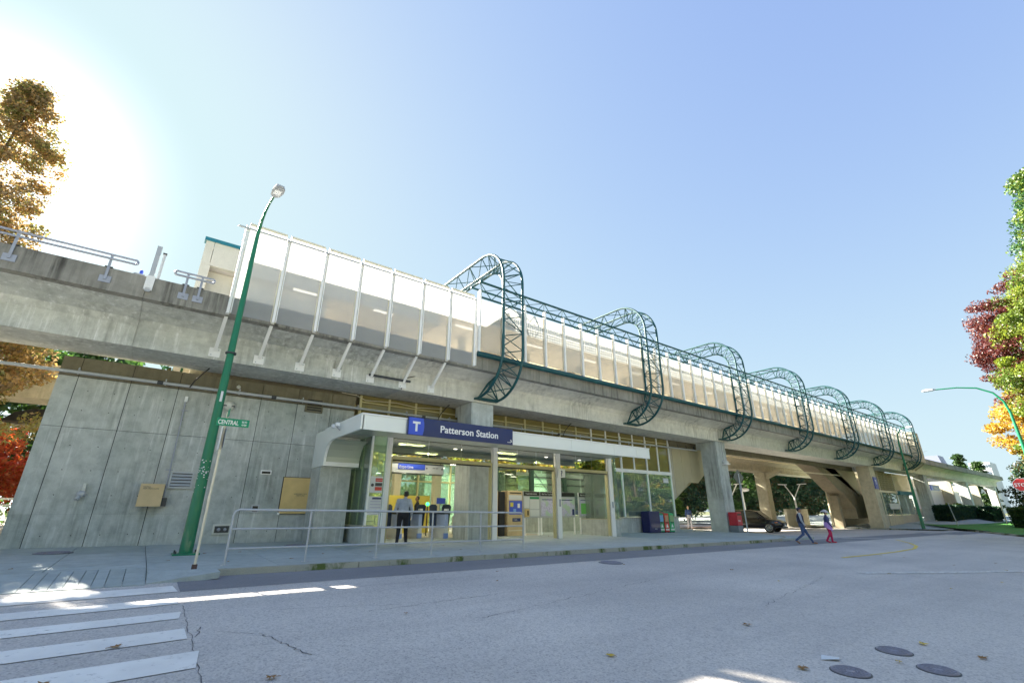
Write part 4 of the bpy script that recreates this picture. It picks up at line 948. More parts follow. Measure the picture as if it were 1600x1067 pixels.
# ------------------------------------------------------------------ railing in front
rl = thing('railing', 'grey tubular railing along the kerb in front of the entrance', 'railing', (6, 12.4, 0))
rx = [1.68, 3.33, 5.06, 6.66, 8.3, 9.95]
top0 = lambda x: side(x, 12.4) + 1.13
MB().tube([(rx[0], 12.4, side(rx[0], 12.4)), (rx[0], 12.4, top0(rx[0]) - .10), (rx[0] + .03, 12.4, top0(rx[0]) - .03), (rx[0] + .10, 12.4, top0(rx[0])), (5, 12.4, top0(5)), (rx[-1] - .1, 12.4, top0(rx[-1])), (rx[-1] - .03, 12.4, top0(rx[-1]) - .03), (rx[-1], 12.4, top0(rx[-1]) - .1), (rx[-1], 12.4, side(rx[-1], 12.4))], .026, 10).build('top_rail', M['galv_mat'], rl)
for dz in (-.40, -.80): MB().tube([(rx[0], 12.4, top0(rx[0]) + dz), (rx[-1], 12.4, top0(rx[-1]) + dz)], .022, 8).build('rail', M['galv_mat'], rl)
for x in rx[1:-1]: MB().tube([(x, 12.4, side(x, 12.4)), (x, 12.4, top0(x))], .024, 8).build('post', M['galv_mat'], rl)
for x in rx: MB().box(x - .08, x + .08, 12.32, 12.48, side(x, 12.4), side(x, 12.4) + .012).build('foot_plate', M['galv_mat'], rl)

# ------------------------------------------------------------------ green lamp posts
def lamp_post(label, bx, by, bz, h, r0, r1, arm, flat=False, group='green street lamp posts'):
    t = thing('street_lamp', label, 'street lamp', (bx, by, bz), group)
    MB().tube([(bx, by, bz + .0), (bx, by, bz + h * .5), (bx, by, bz + h)], [r0, (r0 + r1) / 2, r1], 16).build('pole', M['postgreen'], t)
    MB().box(bx - r0 * 1.9, bx + r0 * 1.9, by - r0 * 1.9, by + r0 * 1.9, bz - .02, bz + .04).build('base_plate', M['postgreen'], t, bevel=.01)
    for sx in (-1, 1):
        for sy in (-1, 1): MB().tube([(bx + sx * r0 * 1.5, by + sy * r0 * 1.5, bz + .04), (bx + sx * r0 * 1.5, by + sy * r0 * 1.5, bz + .1)], .02, 6).build('anchor_bolt', M['darkgrey'], t)
    MB().tube([(bx, by, bz + h * .58), (bx, by, bz + h * .58 + .05)], r0 * .82 + .02, 12).build('collar', M['darkgrey'], t)
    pts = [(bx + arm[0] * f, by + arm[1] * f, bz + h + arm[2] * g_) for f, g_ in ((0, 0), (.03, .35), (.12, .65), (.3, .87), (.55, .97), (.85, 1.0))]
    MB().tube(pts, [r1, r1 * .9, r1 * .8, r1 * .7, r1 * .6, r1 * .55], 10).build('arm', M['postgreen'] if not flat else M['darkgrey'], t)
    a = Vector((bx + arm[0] * .85, by + arm[1] * .85, bz + h + arm[2])); d = Vector((arm[0], arm[1], 0)).normalized()
    hd = MB(); s_ = d.cross(Vector((0, 0, 1)))
    prof_ = [(0, .05, .05), (.12, .13, .09), (.4, .17, .11), (.62, .15, .09), (.7, .06, .03)]
    rings = []
    for dd, wv, hv in prof_:
        c = a + d * dd; rings += [c - s_ * wv - Vector((0, 0, hv * .4)), c + s_ * wv - Vector((0, 0, hv * .4)), c + s_ * wv * .7 + Vector((0, 0, hv)), c - s_ * wv * .7 + Vector((0, 0, hv))]
    n = len(prof_); ff = [(3, 2, 1, 0), (4 * n - 4, 4 * n - 3, 4 * n - 2, 4 * n - 1)] + [(4 * i + k, 4 * i + (k + 1) % 4, 4 * i + 4 + (k + 1) % 4, 4 * i + 4 + k) for i in range(n - 1) for k in range(4)]
    hd.add(rings, ff).build('lamp_head', M['galv_mat'], t)
    c = a + d * .36; MB().add([c - s_ * .1 - d * .14 + Vector((0, 0, -.052)), c + s_ * .1 - d * .14 + Vector((0, 0, -.052)), c + s_ * .1 + d * .14 + Vector((0, 0, -.052)), c - s_ * .1 + d * .14 + Vector((0, 0, -.052))], [(0, 1, 2, 3)]).build('lens', M['lens'], t)
    return t
l1 = lamp_post('tall dark green street lamp standing on the sidewalk in front of the concrete wall', 1.16, 15.39, side(1.16, 15.4), 9.4, .155, .06, (.14, -1.35, 1.1))
# wear marks on the near post
wm_ = MB(); rr = random.Random(5)
for k in range(46):
    a = R(rr.uniform(190, 350)); z = rr.gauss(2.1, .22); r = .1365 + .002; s_ = rr.uniform(.006, .02)
    x = 1.16 + r * math.cos(a); y = 15.39 + r * math.sin(a); tx = -math.sin(a) * s_; ty = math.cos(a) * s_
    wm_.quad((x - tx, y - ty, z - s_), (x + tx, y + ty, z - s_ * .6), (x + tx * .7, y + ty * .7, z + s_), (x - tx, y - ty, z + s_ * .8))
wm_.build('chipped_paint', M['paper'], l1)
MB().box(1.13, 1.19, 15.255, 15.262, 4.05, 4.35).build('number_tag', M['paper'], l1)
lamp_post('green street lamp beyond the station, in front of the farthest teal arch', 63.5, 14.2, -.73, 8.6, .16, .08, (-.1, -1.1, 1.6))
lamp_post('green street lamp with long curved arm at the right edge near the stop sign', 41.9, 3.45, -.7, 7.6, .15, .07, (-.3, 3.6, 2.0))

# ------------------------------------------------------------------ street sign post
t = thing('street_sign', 'cream sign post with green street name blades in front of the concrete wall', 'street sign', (1.11, 12.04, 0))
sx, sy = 1.11, 12.04
MB().tube([(sx, sy, 0), (sx, sy, 3.22)], .025, 8).build('post', M['cream'], t); MB().box(sx - .045, sx + .045, sy - .045, sy + .045, 0, .1).build('sleeve', simple('brown_rust', (.10, .06, .05), .8), t)
bl = MB().box(.93, 1.57, sy - .035, sy - .028, 2.90, 3.07).build('name_blade', M['signgreen'], t)
text('CENTRAL', .135, (.955, sy - .037, 2.935), M['letter'], bl, width=.40, ext=.001, bold=.002)
text('BLVD', .058, (1.42, sy - .037, 2.995), M['letter'], bl, width=.10, ext=.001, bold=.001); text('4100', .058, (1.42, sy - .037, 2.93), M['letter'], bl, width=.10, ext=.001, bold=.001)
MB().box(sx - .006, sx + .006, sy - .32, sy + .3, 3.08, 3.24).build('cross_blade', M['signgreen'], t)
q = MB().bar((sx - .05, sy - .18, 2.62), (sx - .05, sy + .12, 2.62), .006, .5, up=(0, 0, 1)); q.build('parking_plate', M['white'], t)
MB().box(sx + .03, sx + .036, sy - .14, sy + .12, 2.42, 2.85).build('parking_plate', M['galv'], t)

# diamond sign by the column, stop sign
t = thing('warning_sign', 'diamond traffic sign seen from behind on a thin post by the first free-standing column', 'traffic sign', (27.5, 13.6, -.36))
bx, by = 28.1, 14.3; bz = side(bx, by)
MB().tube([(bx, by, bz), (bx, by, 3.2)], .035, 8).build('post', M['galv_mat'], t)
dvec = Vector((.75, -.15, 0)).normalized(); c = Vector((bx + .05, by + .05, 3.0)); zz = Vector((0, 0, 1)); nn = dvec.cross(zz) * .01
P4 = [c + dvec * .45, c + zz * .45, c - dvec * .45, c - zz * .45]
MB().add([p - nn for p in P4] + [p + nn for p in P4], [(0, 1, 2, 3), (7, 6, 5, 4), (0, 4, 5, 1), (1, 5, 6, 2), (2, 6, 7, 3), (3, 7, 4, 0)]).build('plate', simple('sign_back_grey', (.16, .17, .16), .5, .5), t)
MB().box(bx - .05, bx + .05, by - .05, by + .02, 2.2, 2.6).build('bracket', M['galv'], t)

t = thing('stop_sign', 'red octagonal STOP sign at the right edge beside the curved green lamp', 'stop sign', (37.8, 3.75, -.6))
cc = Vector((37.78, 3.72, 2.44)); vdir = Vector((-cc.x, -cc.y, 0)).normalized(); sdir = Vector((-vdir.y, vdir.x, 0))   # sdir: to the viewer's right? fixed below
if sdir.dot(Vector((math.sin(R(HEAD)), -math.cos(R(HEAD)), 0))) < 0: sdir = -sdir
def octo(r, off):
    return [cc + vdir * off + sdir * r * math.cos(R(22.5 + 45 * k)) + Vector((0, 0, 1)) * r * math.sin(R(22.5 + 45 * k)) for k in range(8)]
def plate(r, a, b, name, mat):
    v = octo(r, a) + octo(r, b); MB().add(v, [tuple(range(8)), tuple(range(15, 7, -1))] + [(k, (k + 1) % 8, (k + 1) % 8 + 8, k + 8) for k in range(8)]).build(name, mat, t)
plate(.36, 0, .01, 'border', M['letter']); plate(.338, .0105, .013, 'face', M['red'])
MB().tube([cc - vdir * .04 - Vector((0, 0, 3.1)), cc - vdir * .04 + Vector((0, 0, .3))], .03, 8).build('post', M['galv_mat'], t)
tx = text('STOP', .24, (0, 0, 0), M['letter'], t, width=.54, ext=.002, align='CENTER', bold=.004)
rotm = Matrix((sdir, Vector((0, 0, 1)), vdir)).transposed().to_4x4()
tx.location = (0, 0, 0); tx.matrix_local = Matrix.Translation(cc + vdir * .016 - Vector((0, 0, .085)) - root_origin(t)) @ rotm

# ------------------------------------------------------------------ newspaper boxes, mailbox
def news_box(x, y, w, m, lab, hd, h=1.1):
    z = side(x, y); t = thing('newspaper_box', lab, 'newspaper box', (x, y, z), 'newspaper boxes against the low wall')
    MB().box(x, x + w, y, y + .42, z + .04, z + h).build('case', M[m], t, bevel=.02)
    MB().ext([(y + .02, z + h), (y + .40, z + h + .08), (y + .40, z + h)], x + .02, x + w - .02, 'X').build('top', M[m], t)
    MB().box(x + .06, x + w - .06, y - .012, y - .002, z + .62, z + 1.0).build('window', M['photo_' + m] if 'photo_' + m in M else M['darkgrey'], t)
    MB().box(x + .05, x + w - .05, y - .02, y - .002, z + .12, z + .22).build('label', M['letter'], t)
    MB().add([(x + .12, y - .004, z + .3), (x + w - .12, y - .004, z + .3), (x + w / 2, y - .004, z + .52)], [(0, 1, 2)]).build('emblem', M['letter'], t)
    MB().box(x + .12, x + w - .12, y - .04, y - .003, z + .56, z + .6).build('handle', M['black'], t)
    for dx in (.03, w - .07): MB().box(x + dx, x + dx + .04, y + .02, y + .38, z, z + .04).build('foot', M['black'], t)
    text(hd, .075, (x + .06, y - .024, z + .14), M[m], t, width=w - .14, ext=.001)
M['photo_red'] = simple('cover_photo_red', (.5, .25, .15), .3, 0, .6, 12); M['photo_green'] = simple('cover_photo_blue', (.15, .35, .6), .3, 0, .6, 12); M['photo_lightgreen'] = simple('cover_photo_green', (.25, .4, .2), .3, 0, .6, 12)
t = thing('newspaper_box', 'large dark blue box, leftmost of the boxes by the low wall', 'newspaper box', (24.9, 18.2, 0), 'newspaper boxes against the low wall')
z = side(25, 18.3)
MB().box(24.3, 25.35, 18.2, 18.8, z + .03, z + 1.22).build('case', M['darkblue'], t, bevel=.03); text('24 hrs', .09, (24.75, 18.19, z + .2), M['letter'], t, ext=.001)
MB().box(24.4, 25.25, 18.25, 18.75, z, z + .03).build('plinth', M['black'], t)
news_box(25.4, 18.3, .46, 'green', 'teal green newspaper box between the blue box and the red one', 'metro')
news_box(25.92, 18.3, .46, 'red', 'red newspaper box second from the right in the row', '24')
news_box(26.44, 18.3, .48, 'lightgreen', 'bright green newspaper box at the right end of the row', 'free')
t = thing('mail_box', 'red and grey street letter box beside the free-standing column', 'mailbox', (31.6, 16.9, -.25))
z = side(31.5, 16.7)
MB().box(31.5, 32.15, 16.6, 17.2, z + .42, z + 1.25).build('upper_case', M['redbox'], t, bevel=.04)
MB().box(31.5, 32.15, 16.6, 17.2, z, z + .41).build('lower_case', simple('box_grey', (.18, .2, .23), .5), t, bevel=.02)
MB().box(31.6, 32.05, 16.57, 16.598, z + 1.05, z + 1.15).build('slot', M['black'], t)
text('MAIL', .16, (31.58, 16.59, z + .66), M['letter'], t, ext=.001)
t = thing('column_lamp', 'white dome lamp fixed high on the first free-standing column', 'lamp', (32.1, 17.2, 4.2))
MB().sphere((32.2, 17.15, 4.3), .28, .18, .16).build('shade', M['dirtwhite'], t); MB().box(31.95, 32.5, 16.98, 17.29, 4.18, 4.24).build('rim', M['white'], t); MB().tube([(32.2, 17.27, 4.4), (32.2, 17.27, 5.7)], .02, 6).build('conduit', M['galv_mat'], t)
t = thing('column_lamp', 'small white dome lamp on the column rising behind the station sign', 'lamp', (11.6, 17.2, 4.5)); MB().sphere((11.55, 17.2, 4.62), .2, .13, .12).build('shade', M['dirtwhite'], t); MB().box(11.4, 11.7, 17.15, 17.29, 4.55, 4.6).build('rim', M['white'], t)
t = thing('column_sign', 'blue station sign with a T on the column front near the second entrance', 'sign', (63.6, 17.2, 4))
MB().box(63.15, 64.15, 17.2, 17.28, 3.35, 4.6).build('panel', simple('sign_dull_blue', (.08, .11, .42), .4), t); text('T', .6, (63.65, 17.195, 3.85), M['letter'], t, align='CENTER', bold=.02)

# ------------------------------------------------------------------ second headhouse beyond, screens and fins
h2 = thing('station_entrance', 'distant second station hall with pale green glass between far columns', 'station building', (75, 19, 0))
for a, b in ((65.0, 71.1), (71.1, 77.0), (77.0, 84.4)):
    m = M['glass_far']
    for u, w_ in ((a, (a + b) / 2), ((a + b) / 2, b)): MB().box(u + .06, w_ - .06, 19.0, 19.02, .65, 3.2).build('pane', m, h2)
    MB().box(a - .08, a + .08, 18.93, 19.08, -.6, 5.7).build('post', M['cream'], h2)
MB().box(65, 77, 18.9, 19.1, 3.2, 3.45).build('transom_bar', M['cream'], h2); MB().box(77, 84.4, 18.85, 19.1, 3.2, 3.5).build('transom_bar', M['white'], h2)
MB().box(77.2, 83.5, 18.6, 18.85, 3.05, 3.5).build('teal_band', M['tealtrim'], h2)
for x in ar(77.1, 84.4, .6)[:-1]: MB().box(x + .02, x + .58, 18.98, 19.05, 3.5, 5.7).build('siding_board', M['timber'], h2)
lat = MB()
for k in range(-6, 14):
    x = 71.3 + k * .55
    a = (x, 3.5); b = (x + 2.2, 5.6)
    def clip(p, q):
        (x0, z0), (x1, z1) = p, q; lo, hi = 71.25, 76.85
        if x1 < lo or x0 > hi: return None
        f = lambda X: z0 + (z1 - z0) * (X - x0) / (x1 - x0)
        if x0 < lo: p = (lo, f(lo))
        if x1 > hi: q = (hi, f(hi))
        return p, q
    c_ = clip(a, b)
    if c_: lat.bar((c_[0][0], 18.97, c_[0][1]), (c_[1][0], 18.97, c_[1][1]), .06, .03, up=(0, 1, 0))
    c_ = clip((x, 5.6), (x + 2.2, 3.5))
    if c_: lat.bar((c_[0][0], 18.94, c_[0][1]), (c_[1][0], 18.94, c_[1][1]), .06, .03, up=(0, 1, 0))
tag(lat.build('lattice', M['yellowmetal'], h2), kind='stuff'); MB().box(71.2, 77, 19.06, 19.1, 3.45, 5.7).build('lattice_back', M['conc_top'], h2)
MB().box(72.2, 76, 18.7, 18.76, 1.3, 1.95).build('sign_panel', M['paper'], h2)
MB().box(71, 76.3, 18.8, 19.1, -.7, .62).build('low_wall', M['conc_tan'], h2); MB().box(76.3, 84.4, 18.85, 19.1, -.7, .62).build('low_wall', M['conc_pale'], h2); MB().box(65, 71, 18.85, 19.1, -.7, .62).build('low_wall', M['conc_pale'], h2)
MB().box(65, 84.4, 22.5, 22.7, -.7, 5.2).build('inner_wall', M['conc_pale'], h2)
# glass under the stair
g2 = thing('glass_lobby', 'small pale green glazed lobby under the far stair, left of the tan column', 'glass lobby', (60, 24, 0))
for a, b in ((68.5, 72), (72, 75.5), (75.5, 79)): MB().box(a + .05, b - .05, 24, 24.02, .6, 4.0).build('pane', M['glass_far'], g2); MB().box(a - .06, a + .06, 23.95, 24.08, -.5, 5.9).build('post', M['cream'], g2)
MB().box(68.4, 79, 23.9, 24.1, 4.0, 4.3).build('transom_bar', M['cream'], g2); MB().box(68.4, 79, 23.9, 24.1, -.7, .55).build('low_wall', M['conc_pale'], g2)
# stair going down right
s2_ = thing('concrete_stair', 'brown underside of a concrete stair descending between two columns', 'stair', (60, 21, 3))
def stair(x0, z0, x1, z1): return x0, z0, x1, z1
und = [(53.5, 5.9), (56.6, 4.75), (59.6, 3.3), (60.9, 3.0), (63.6, 1.3), (63.6, .3), (67.3, .3), (67.3, 2.6), (64.0, 4.1), (60.0, 5.9)]
und = [(x + 1.0, z) for x, z in und]; MB().ext(und, 20.0, 21.5, 'Y').build('stair_flight', M['stairbrown'], s2_)
MB().box(61.6, 62.3, 20.6, 21.4, -.8, 2.7).build('stair_pier', M['stairbrown'], s2_)
MB().ext([(56.8, 5.9), (60.0, 5.95), (66.8, 2.75), (66.8, 5.6)], 19.9, 19.98, 'Y').build('side_panel', M['timber'], s2_)
MB().bar((50, 20, 4.75), (63, 20, 4.85), .1, .1).build('tie_pipe', M['cream'], s2_)
t = thing('block_wall', 'low pale tiled block wall behind the two walking pedestrians', 'wall', (64, 26, -.6))
bw = [61.0 + .75 * i for i in range(9)]
for i, x in enumerate(bw[:-1]):
    for j in range(3): MB().box(x + .01, x + .74, 26.0, 26.3, -.55 + .62 * j + .008, -.55 + .62 * (j + 1)).build('block', M['conc_pale'], t)
MB().box(60.8, 67.2, 25.6, 26.4, -.75, -.55).build('plinth', M['conc_pale'], t)

# screens beyond the last columns
fs = thing('lawn_screen', 'white translucent screens with printed clouds behind the hedge, right of the last hall', 'screen', (105, 20, 0))
for a, b in ((88.5, 97.5), (97.5, 108.0), (112.6, 119), (119, 125.5), (125.5, 131)):
    MB().box(a + .1, b - .1, 20.0, 20.04, 1.4, 4.1).build('panel', simple('screen_lilac_white', (.66, .62, .66), .4, 0, .12, .3), fs)
    MB().box(a - .08, a + .08, 19.9, 20.1, .2, 5.7).build('post', M['whitegrid'], fs)
MB().box(88, 131, 19.95, 20.1, 4.1, 4.35).build('rail', M['white'], fs); MB().box(88, 131, 20.4, 20.6, .2, 1.35).build('base_wall', M['conc_pale'], fs)
MB().box(88, 110, 22, 22.2, 4.2, 5.75).build('siding_wall', M['conc_pale'], fs)
for x0 in (103.0, 124.5):
    MB().box(x0 + 3.5, x0 + 4.1, 18.6, 23.5, -.4, 5.7).build('fin_wall', M['conc_pale'], fs)
t = thing('direction_sign', 'small navy name sign hanging between far columns above the lilac screens', 'sign', (95, 18.8, 4.2))
MB().box(94.2, 99.4, 18.8, 18.9, 4.0, 4.85).build('panel', M['navy'], t); text('Patterson', .5, (95.9, 18.79, 4.25), M['letter'], t, width=2.9); MB().box(94.3, 95.4, 18.78, 18.799, 4.05, 4.8).build('logo_panel', M['signblue'], t)

# ------------------------------------------------------------------ trees
def leafmesh(name, centers, size, mats, rng, droop=0, elong=1.6):
    n = len(centers); c = np.array(centers)
    d1 = rng.normal(size=(n, 3)); d1[:, 2] -= droop; d1 /= np.linalg.norm(d1, axis=1)[:, None]
    d2 = rng.normal(size=(n, 3)); d2 -= d1 * (d1 * d2).sum(1)[:, None]; d2 /= np.linalg.norm(d2, axis=1)[:, None]
    s = (size * rng.uniform(.6, 1.3, n))[:, None]; w = s / elong
    v = np.stack([c - d1 * s * .5, c + d2 * w * .5, c + d1 * s * .5, c - d2 * w * .5], 1).reshape(-1, 3)
    me = bpy.data.meshes.new(name); me.vertices.add(4 * n); me.loops.add(4 * n); me.polygons.add(n)
    me.vertices.foreach_set('co', v.ravel()); me.loops.foreach_set('vertex_index', np.arange(4 * n)); me.polygons.foreach_set('loop_start', np.arange(0, 4 * n, 4)); me.polygons.foreach_set('loop_total', np.full(n, 4))
    for m in mats: me.materials.append(m)
    return me, n
def tree(name, label, loc, h, crown, mats, nleaf, size, seed, kind='round', trunk_r=.2, bark='bark', group=None, nclump=70, clr=None, wts=None, cat='tree', z0f=.25):
    """crown=(rx, ry, zlow, zhigh) relative to base"""
    rng = np.random.default_rng(seed); t = thing(name, label, cat, loc, group); rx, ry, zl, zh = crown
    cl = []
    while len(cl) < nclump:
        u = rng.uniform(-1, 1, 3)
        if kind == 'cone':
            zz = (u[2] + 1) / 2; rad = (1 - zz) ** .8 * (1 + .18 * math.sin(zz * 40)) + .03
            th = rng.uniform(0, 2 * math.pi); rr_ = rad * math.sqrt(rng.uniform(.25, 1)); p = np.array([rr_ * math.cos(th), rr_ * math.sin(th), zz])
        elif kind == 'column':
            zz = (u[2] + 1) / 2; rad = min(1, (1.04 - zz) * 1.45) ** .8 * (.82 + .18 * math.sin(zz * 9 + 1))
            th = rng.uniform(0, 2 * math.pi); rr_ = rad * math.sqrt(rng.uniform(.1, 1)); p = np.array([rr_ * math.cos(th), rr_ * math.sin(th), zz])
        else:
            if np.linalg.norm(u) > 1 or np.linalg.norm(u) < .45: continue
            p = np.array([u[0], u[1], (u[2] + 1) / 2])
        cl.append(np.array([p[0] * rx, p[1] * ry, zl + p[2] * (zh - zl)]))
    cl = np.array(cl); clr_ = clr or max(rx, ry) * .30
    idx = rng.integers(0, nclump, nleaf); cs = rng.uniform(.6, 1.25, nclump)[idx]
    off = rng.normal(size=(nleaf, 3)); off /= np.linalg.norm(off, axis=1)[:, None]; off *= (rng.uniform(0, 1, nleaf) ** .45)[:, None]
    off *= np.array([1, 1, .62 if kind != 'cone' else .35])
    pts = cl[idx] + off * (clr_ * cs)[:, None]
    me, n = leafmesh('crown', pts, size, mats, rng, .6 if kind == 'cone' else .2)
    clm = rng.integers(0, len(mats), nclump)[idx]; mi = np.where(rng.uniform(size=n) < .65, clm, rng.integers(0, len(mats), n))
    me.polygons.foreach_set('material_index', mi.astype(np.int32)); me.update()
    cr = obj_from('crown', me, t)
    b = MB(); top = zl + (zh - zl) * (.9 if kind in ('cone', 'column') else .6)
    wob = lambda z: Vector((math.sin(z * .9 + seed) * .08 * trunk_r * 5, math.cos(z * .7 + seed) * .08 * trunk_r * 5, 0))
    zs = ar(-.3, top, 1.2); b.tube([Vector((0, 0, z)) + wob(z) for z in zs], [trunk_r * (1.25 if i == 0 else 1) * (1 - .85 * z / top if z > 0 else 1) for i, z in enumerate(zs)], 8)
    b.build('trunk', M[bark], t, org=(0, 0, 0))
    bb = MB()
    for k in range(min(nclump, 60)):
        c = Vector(cl[k]); z = max(h * .12, min(top * .95, c.z - max(rx, .5) * rng.uniform(.3, .8))); s_ = Vector((0, 0, z)) + wob(z)
        m1 = s_.lerp(c, .5) + Vector((0, 0, -.05 * (c - s_).length)); r = trunk_r * .28 * max(.25, 1 - z / top)
        bb.tube([s_, m1, c], [r, r * .6, r * .2], 5, cap=False)
    tag(bb.build('limbs', M[bark], t, org=(0, 0, 0)), kind='stuff')
    tag(cr, kind='stuff')
    return t
tree('columnar_tree', 'tall narrow autumn tree backlit by the sun behind the left end of the guideway', (-7.3, 23.8, -.1), 19, (3.8, 2.4, 3.6, 18.2), LM['autumn'], 56000, .125, 11, 'column', .22, 'bark', nclump=420, clr=.5)
tree('columnar_tree', 'second narrow autumn tree at the left edge, left of the sunlit one', (-13.2, 24.8, -.1), 21, (3.0, 2.6, 3.5, 20.0), LM['autumn'], 36000, .20, 12, 'column', .26, 'bark', nclump=130, clr=.9)
tree('shading_autumn_tree', 'lower autumn tree added to shade the sidewalk, with olive leaves hanging below the far left of the guideway', (-7.4, 26.5, -.1), 12.5, (3.0, 2.4, 4.6, 11.5), LM['autumn'], 20000, .18, 15, 'round', .18, 'bark', nclump=90, clr=.8)  # added behind the guideway to cut down the sun patch on the sidewalk
tree('red_maple', 'bright red and orange maple beyond the left end of the wall', (-9.0, 37, -.3), 7, (4.2, 3.2, 1.2, 6.2), LM['redm'], 16000, .22, 21, 'round', .15, nclump=60)
tree('dark_conifer', 'dark green conifer in front of the red maple at the left', (-7.8, 34, -.3), 6, (2.0, 2.0, .2, 4.9), LM['dark'][:2], 14000, .20, 22, 'cone', .12, nclump=70, clr=.6)
tree('dark_conifer', 'dark green conifer cut off by the left edge of the picture', (-12, 36, -.3), 9, (3.4, 3, .2, 8), LM['dark'][:2], 14000, .24, 23, 'cone', .15, nclump=80, clr=.8)
# right hand trees
tree('conifer', 'tall green conifer with lime tips at the right edge', (50.5, -1.8, -.8), 25, (6.2, 6.2, 1.5, 27), LM['conifer'], 130000, .20, 31, 'cone', .35, nclump=520, clr=1.15)
tree('purple_maple', 'purple and copper leaved maple in front of the conifer at the right edge', (46.5, 1.5, -.8), 19, (3.2, 3.1, 7.2, 18.0), LM['purple'], 42000, .15, 32, 'round', .2, nclump=210, clr=.7)
tree('lime_maple', 'yellow-green maple overlapping the purple maple at the right edge', (45.0, .5, -.8), 19, (3.7, 3.0, 3.4, 17.8), LM['lime'], 60000, .16, 33, 'round', .2, nclump=130, clr=.85)
tree('golden_maple', 'golden yellow maple behind the curved lamp post at the right', (80, 2.6, -.7), 18, (7.6, 5.8, 3.6, 16.6), LM['yellow'], 60000, .28, 34, 'round', .3, nclump=150, clr=1.3)
tree('golden_maple', 'small golden shrub-like maple beyond the hedge, below the larger golden one', (92, 6.5, -.6), 6, (3.4, 3, .6, 5), LM['yellow'], 9000, .30, 35, 'round', .1, nclump=40)
tree('dark_tree', 'dark green tree filling the gap under the golden maple', (104, 6.8, -.6), 9, (6, 5, .5, 9.5), LM['dark'], 16000, .38, 36, 'round', .25, nclump=60)
# woodland behind the viaduct
prot = []
for k in range(3):
    prot.append(tree('woodland_tree', 'dark green woodland tree behind the viaduct', (0, 0, -.6), 15, (5.6, 5.0, .6, 14.5), LM['dark'] if k < 2 else LM['green'], 15000, .42, 50 + k, 'round', .3, nclump=80, group='woodland trees behind the viaduct'))
wpos = [(64, 44), (73, 47), (82, 44), (91, 48), (100, 45), (110, 50), (120, 47), (131, 52), (142, 49), (155, 54), (170, 52), (68, 56), (88, 58), (108, 60), (130, 62), (56, 46), (47, 44), (24, 44), (14, 46), (5, 44), (-6, 50), (-18, 48), (-30, 46)]
for i, (x, y) in enumerate(wpos):
    o = prot[i] if i < 3 else copy_tree(prot[i % 3])
    s_ = random.uniform(.85, 1.2); o.location = (x, y, -.6); o.scale = (s_, s_, s_ * random.uniform(.9, 1.1)); o.rotation_euler = (0, 0, random.uniform(0, 6.28))
    o['label'] = 'dark green woodland tree in the wooded bank behind the viaduct'
tree('shrub', 'rounded green shrub seen under the tan stair casing', (37.5, 27, -.3), 5, (2.3, 2.3, .0, 4.6), LM['green'], 12000, .22, 61, 'round', .1, nclump=45, cat='shrub')
tree('shrub', 'low yellow-green shrub right of the rounded green shrub', (41.5, 31, -.4), 4, (2.6, 2.4, .0, 3.6), LM['lime'], 9000, .22, 62, 'round', .1, nclump=40, cat='shrub')
# trees behind the camera that the glass reflects
rp = tree('roadside_tree', 'sunlit yellow-green tree across the road from the station', (20, -20, -1), 16, (5.5, 4.5, 1.5, 15), LM['reflect'], 15000, .45, 71, 'round', .3, nclump=80, group='trees across the road')
for i, x in enumerate((6, 30, 40, 51, 62, 74, -6, -18, 88, 102)):
    o = copy_tree(rp); o.location = (x, -20 - (i * 37 % 5), -1); o.rotation_euler = (0, 0, i * 1.3); o.scale = (1, 1, .8 + .07 * (i % 4))
# far firs and towers
for k, (x, y, h) in enumerate(((175, 27.4, 15.3), (190, 29.5, 14.5), (186, 25.6, 14.3))):
    tree('fir', ['pale green fir in front of the dark-roofed tower', 'pale green fir right of the dark-roofed tower, before the office block', 'pale green fir between the two far towers'][k], (x, y, 0), h, (3.2, 3.2, 1, h), LM['green'], 7000, .55, 80 + k, 'cone', .3, nclump=70, clr=1.2, group='firs above the far guideway')
tw = thing('tower', 'far tower with dark sloping mansard top, above the guideway end', 'building', (296, 55, 0))
MB().box(290, 302, 51.2, 59.6, 0, 19).build('block', simple('tower_grey', (.30, .32, .36), .5), tw)
MB().add([(289.5, 50.8, 19), (302, 50.8, 19), (302, 60, 19), (289.5, 60, 19), (291, 52.2, 25.4), (301, 52.2, 25.4), (301, 58, 25.4), (291, 58, 25.4)], [(0, 1, 5, 4), (1, 2, 6, 5), (2, 3, 7, 6), (3, 0, 4, 7), (4, 5, 6, 7)]).build('roof', simple('tower_slate', (.16, .18, .26), .5), tw)
for z in (11, 14, 17): MB().box(289.9, 289.98, 52, 59, z, z + 1.4).build('window_band', M['darkgrey'], tw)
ow = thing('office_block', 'far pale office block with dark window bands, at the end of the guideway', 'building', (300, 38, 0))
MB().box(296, 312, 36.5, 43.5, 0, 21.5).build('block', simple('office_pale', (.62, .66, .72), .5), ow)
for z in (10, 13, 16): MB().box(295.9, 295.98, 37, 43, z, z + 1.3).build('window_band', simple('office_glass', (.12, .15, .2), .2), ow)
for k in range(8): MB().box(295.9, 295.98, 36.7 + k * .85, 37.2 + k * .85, 19.2, 20.4).build('window', simple('office_glass', (.12, .15, .2), .2), ow)

# bare branches on the roof end
t = thing('bare_shrub', 'leafless twiggy branches beyond the pale end block', 'shrub', (86, 19, 8))
bt = MB(); rr = random.Random(3)
for k in range(26):
    p = Vector((86 + rr.uniform(-1.6, 1.6), 19 + rr.uniform(-1.2, 1.2), 7.0)); d = Vector((rr.uniform(-.3, .9), rr.uniform(-.7, .1), 1)).normalized(); L_ = rr.uniform(1.2, 3.0)
    bt.tube([p, p + d * L_ * .6, p + (d + Vector((.3, -.3, -.25))) * L_], [.035, .025, .01], 5, cap=False)
bt.build('branches', M['bark_grey'], t)

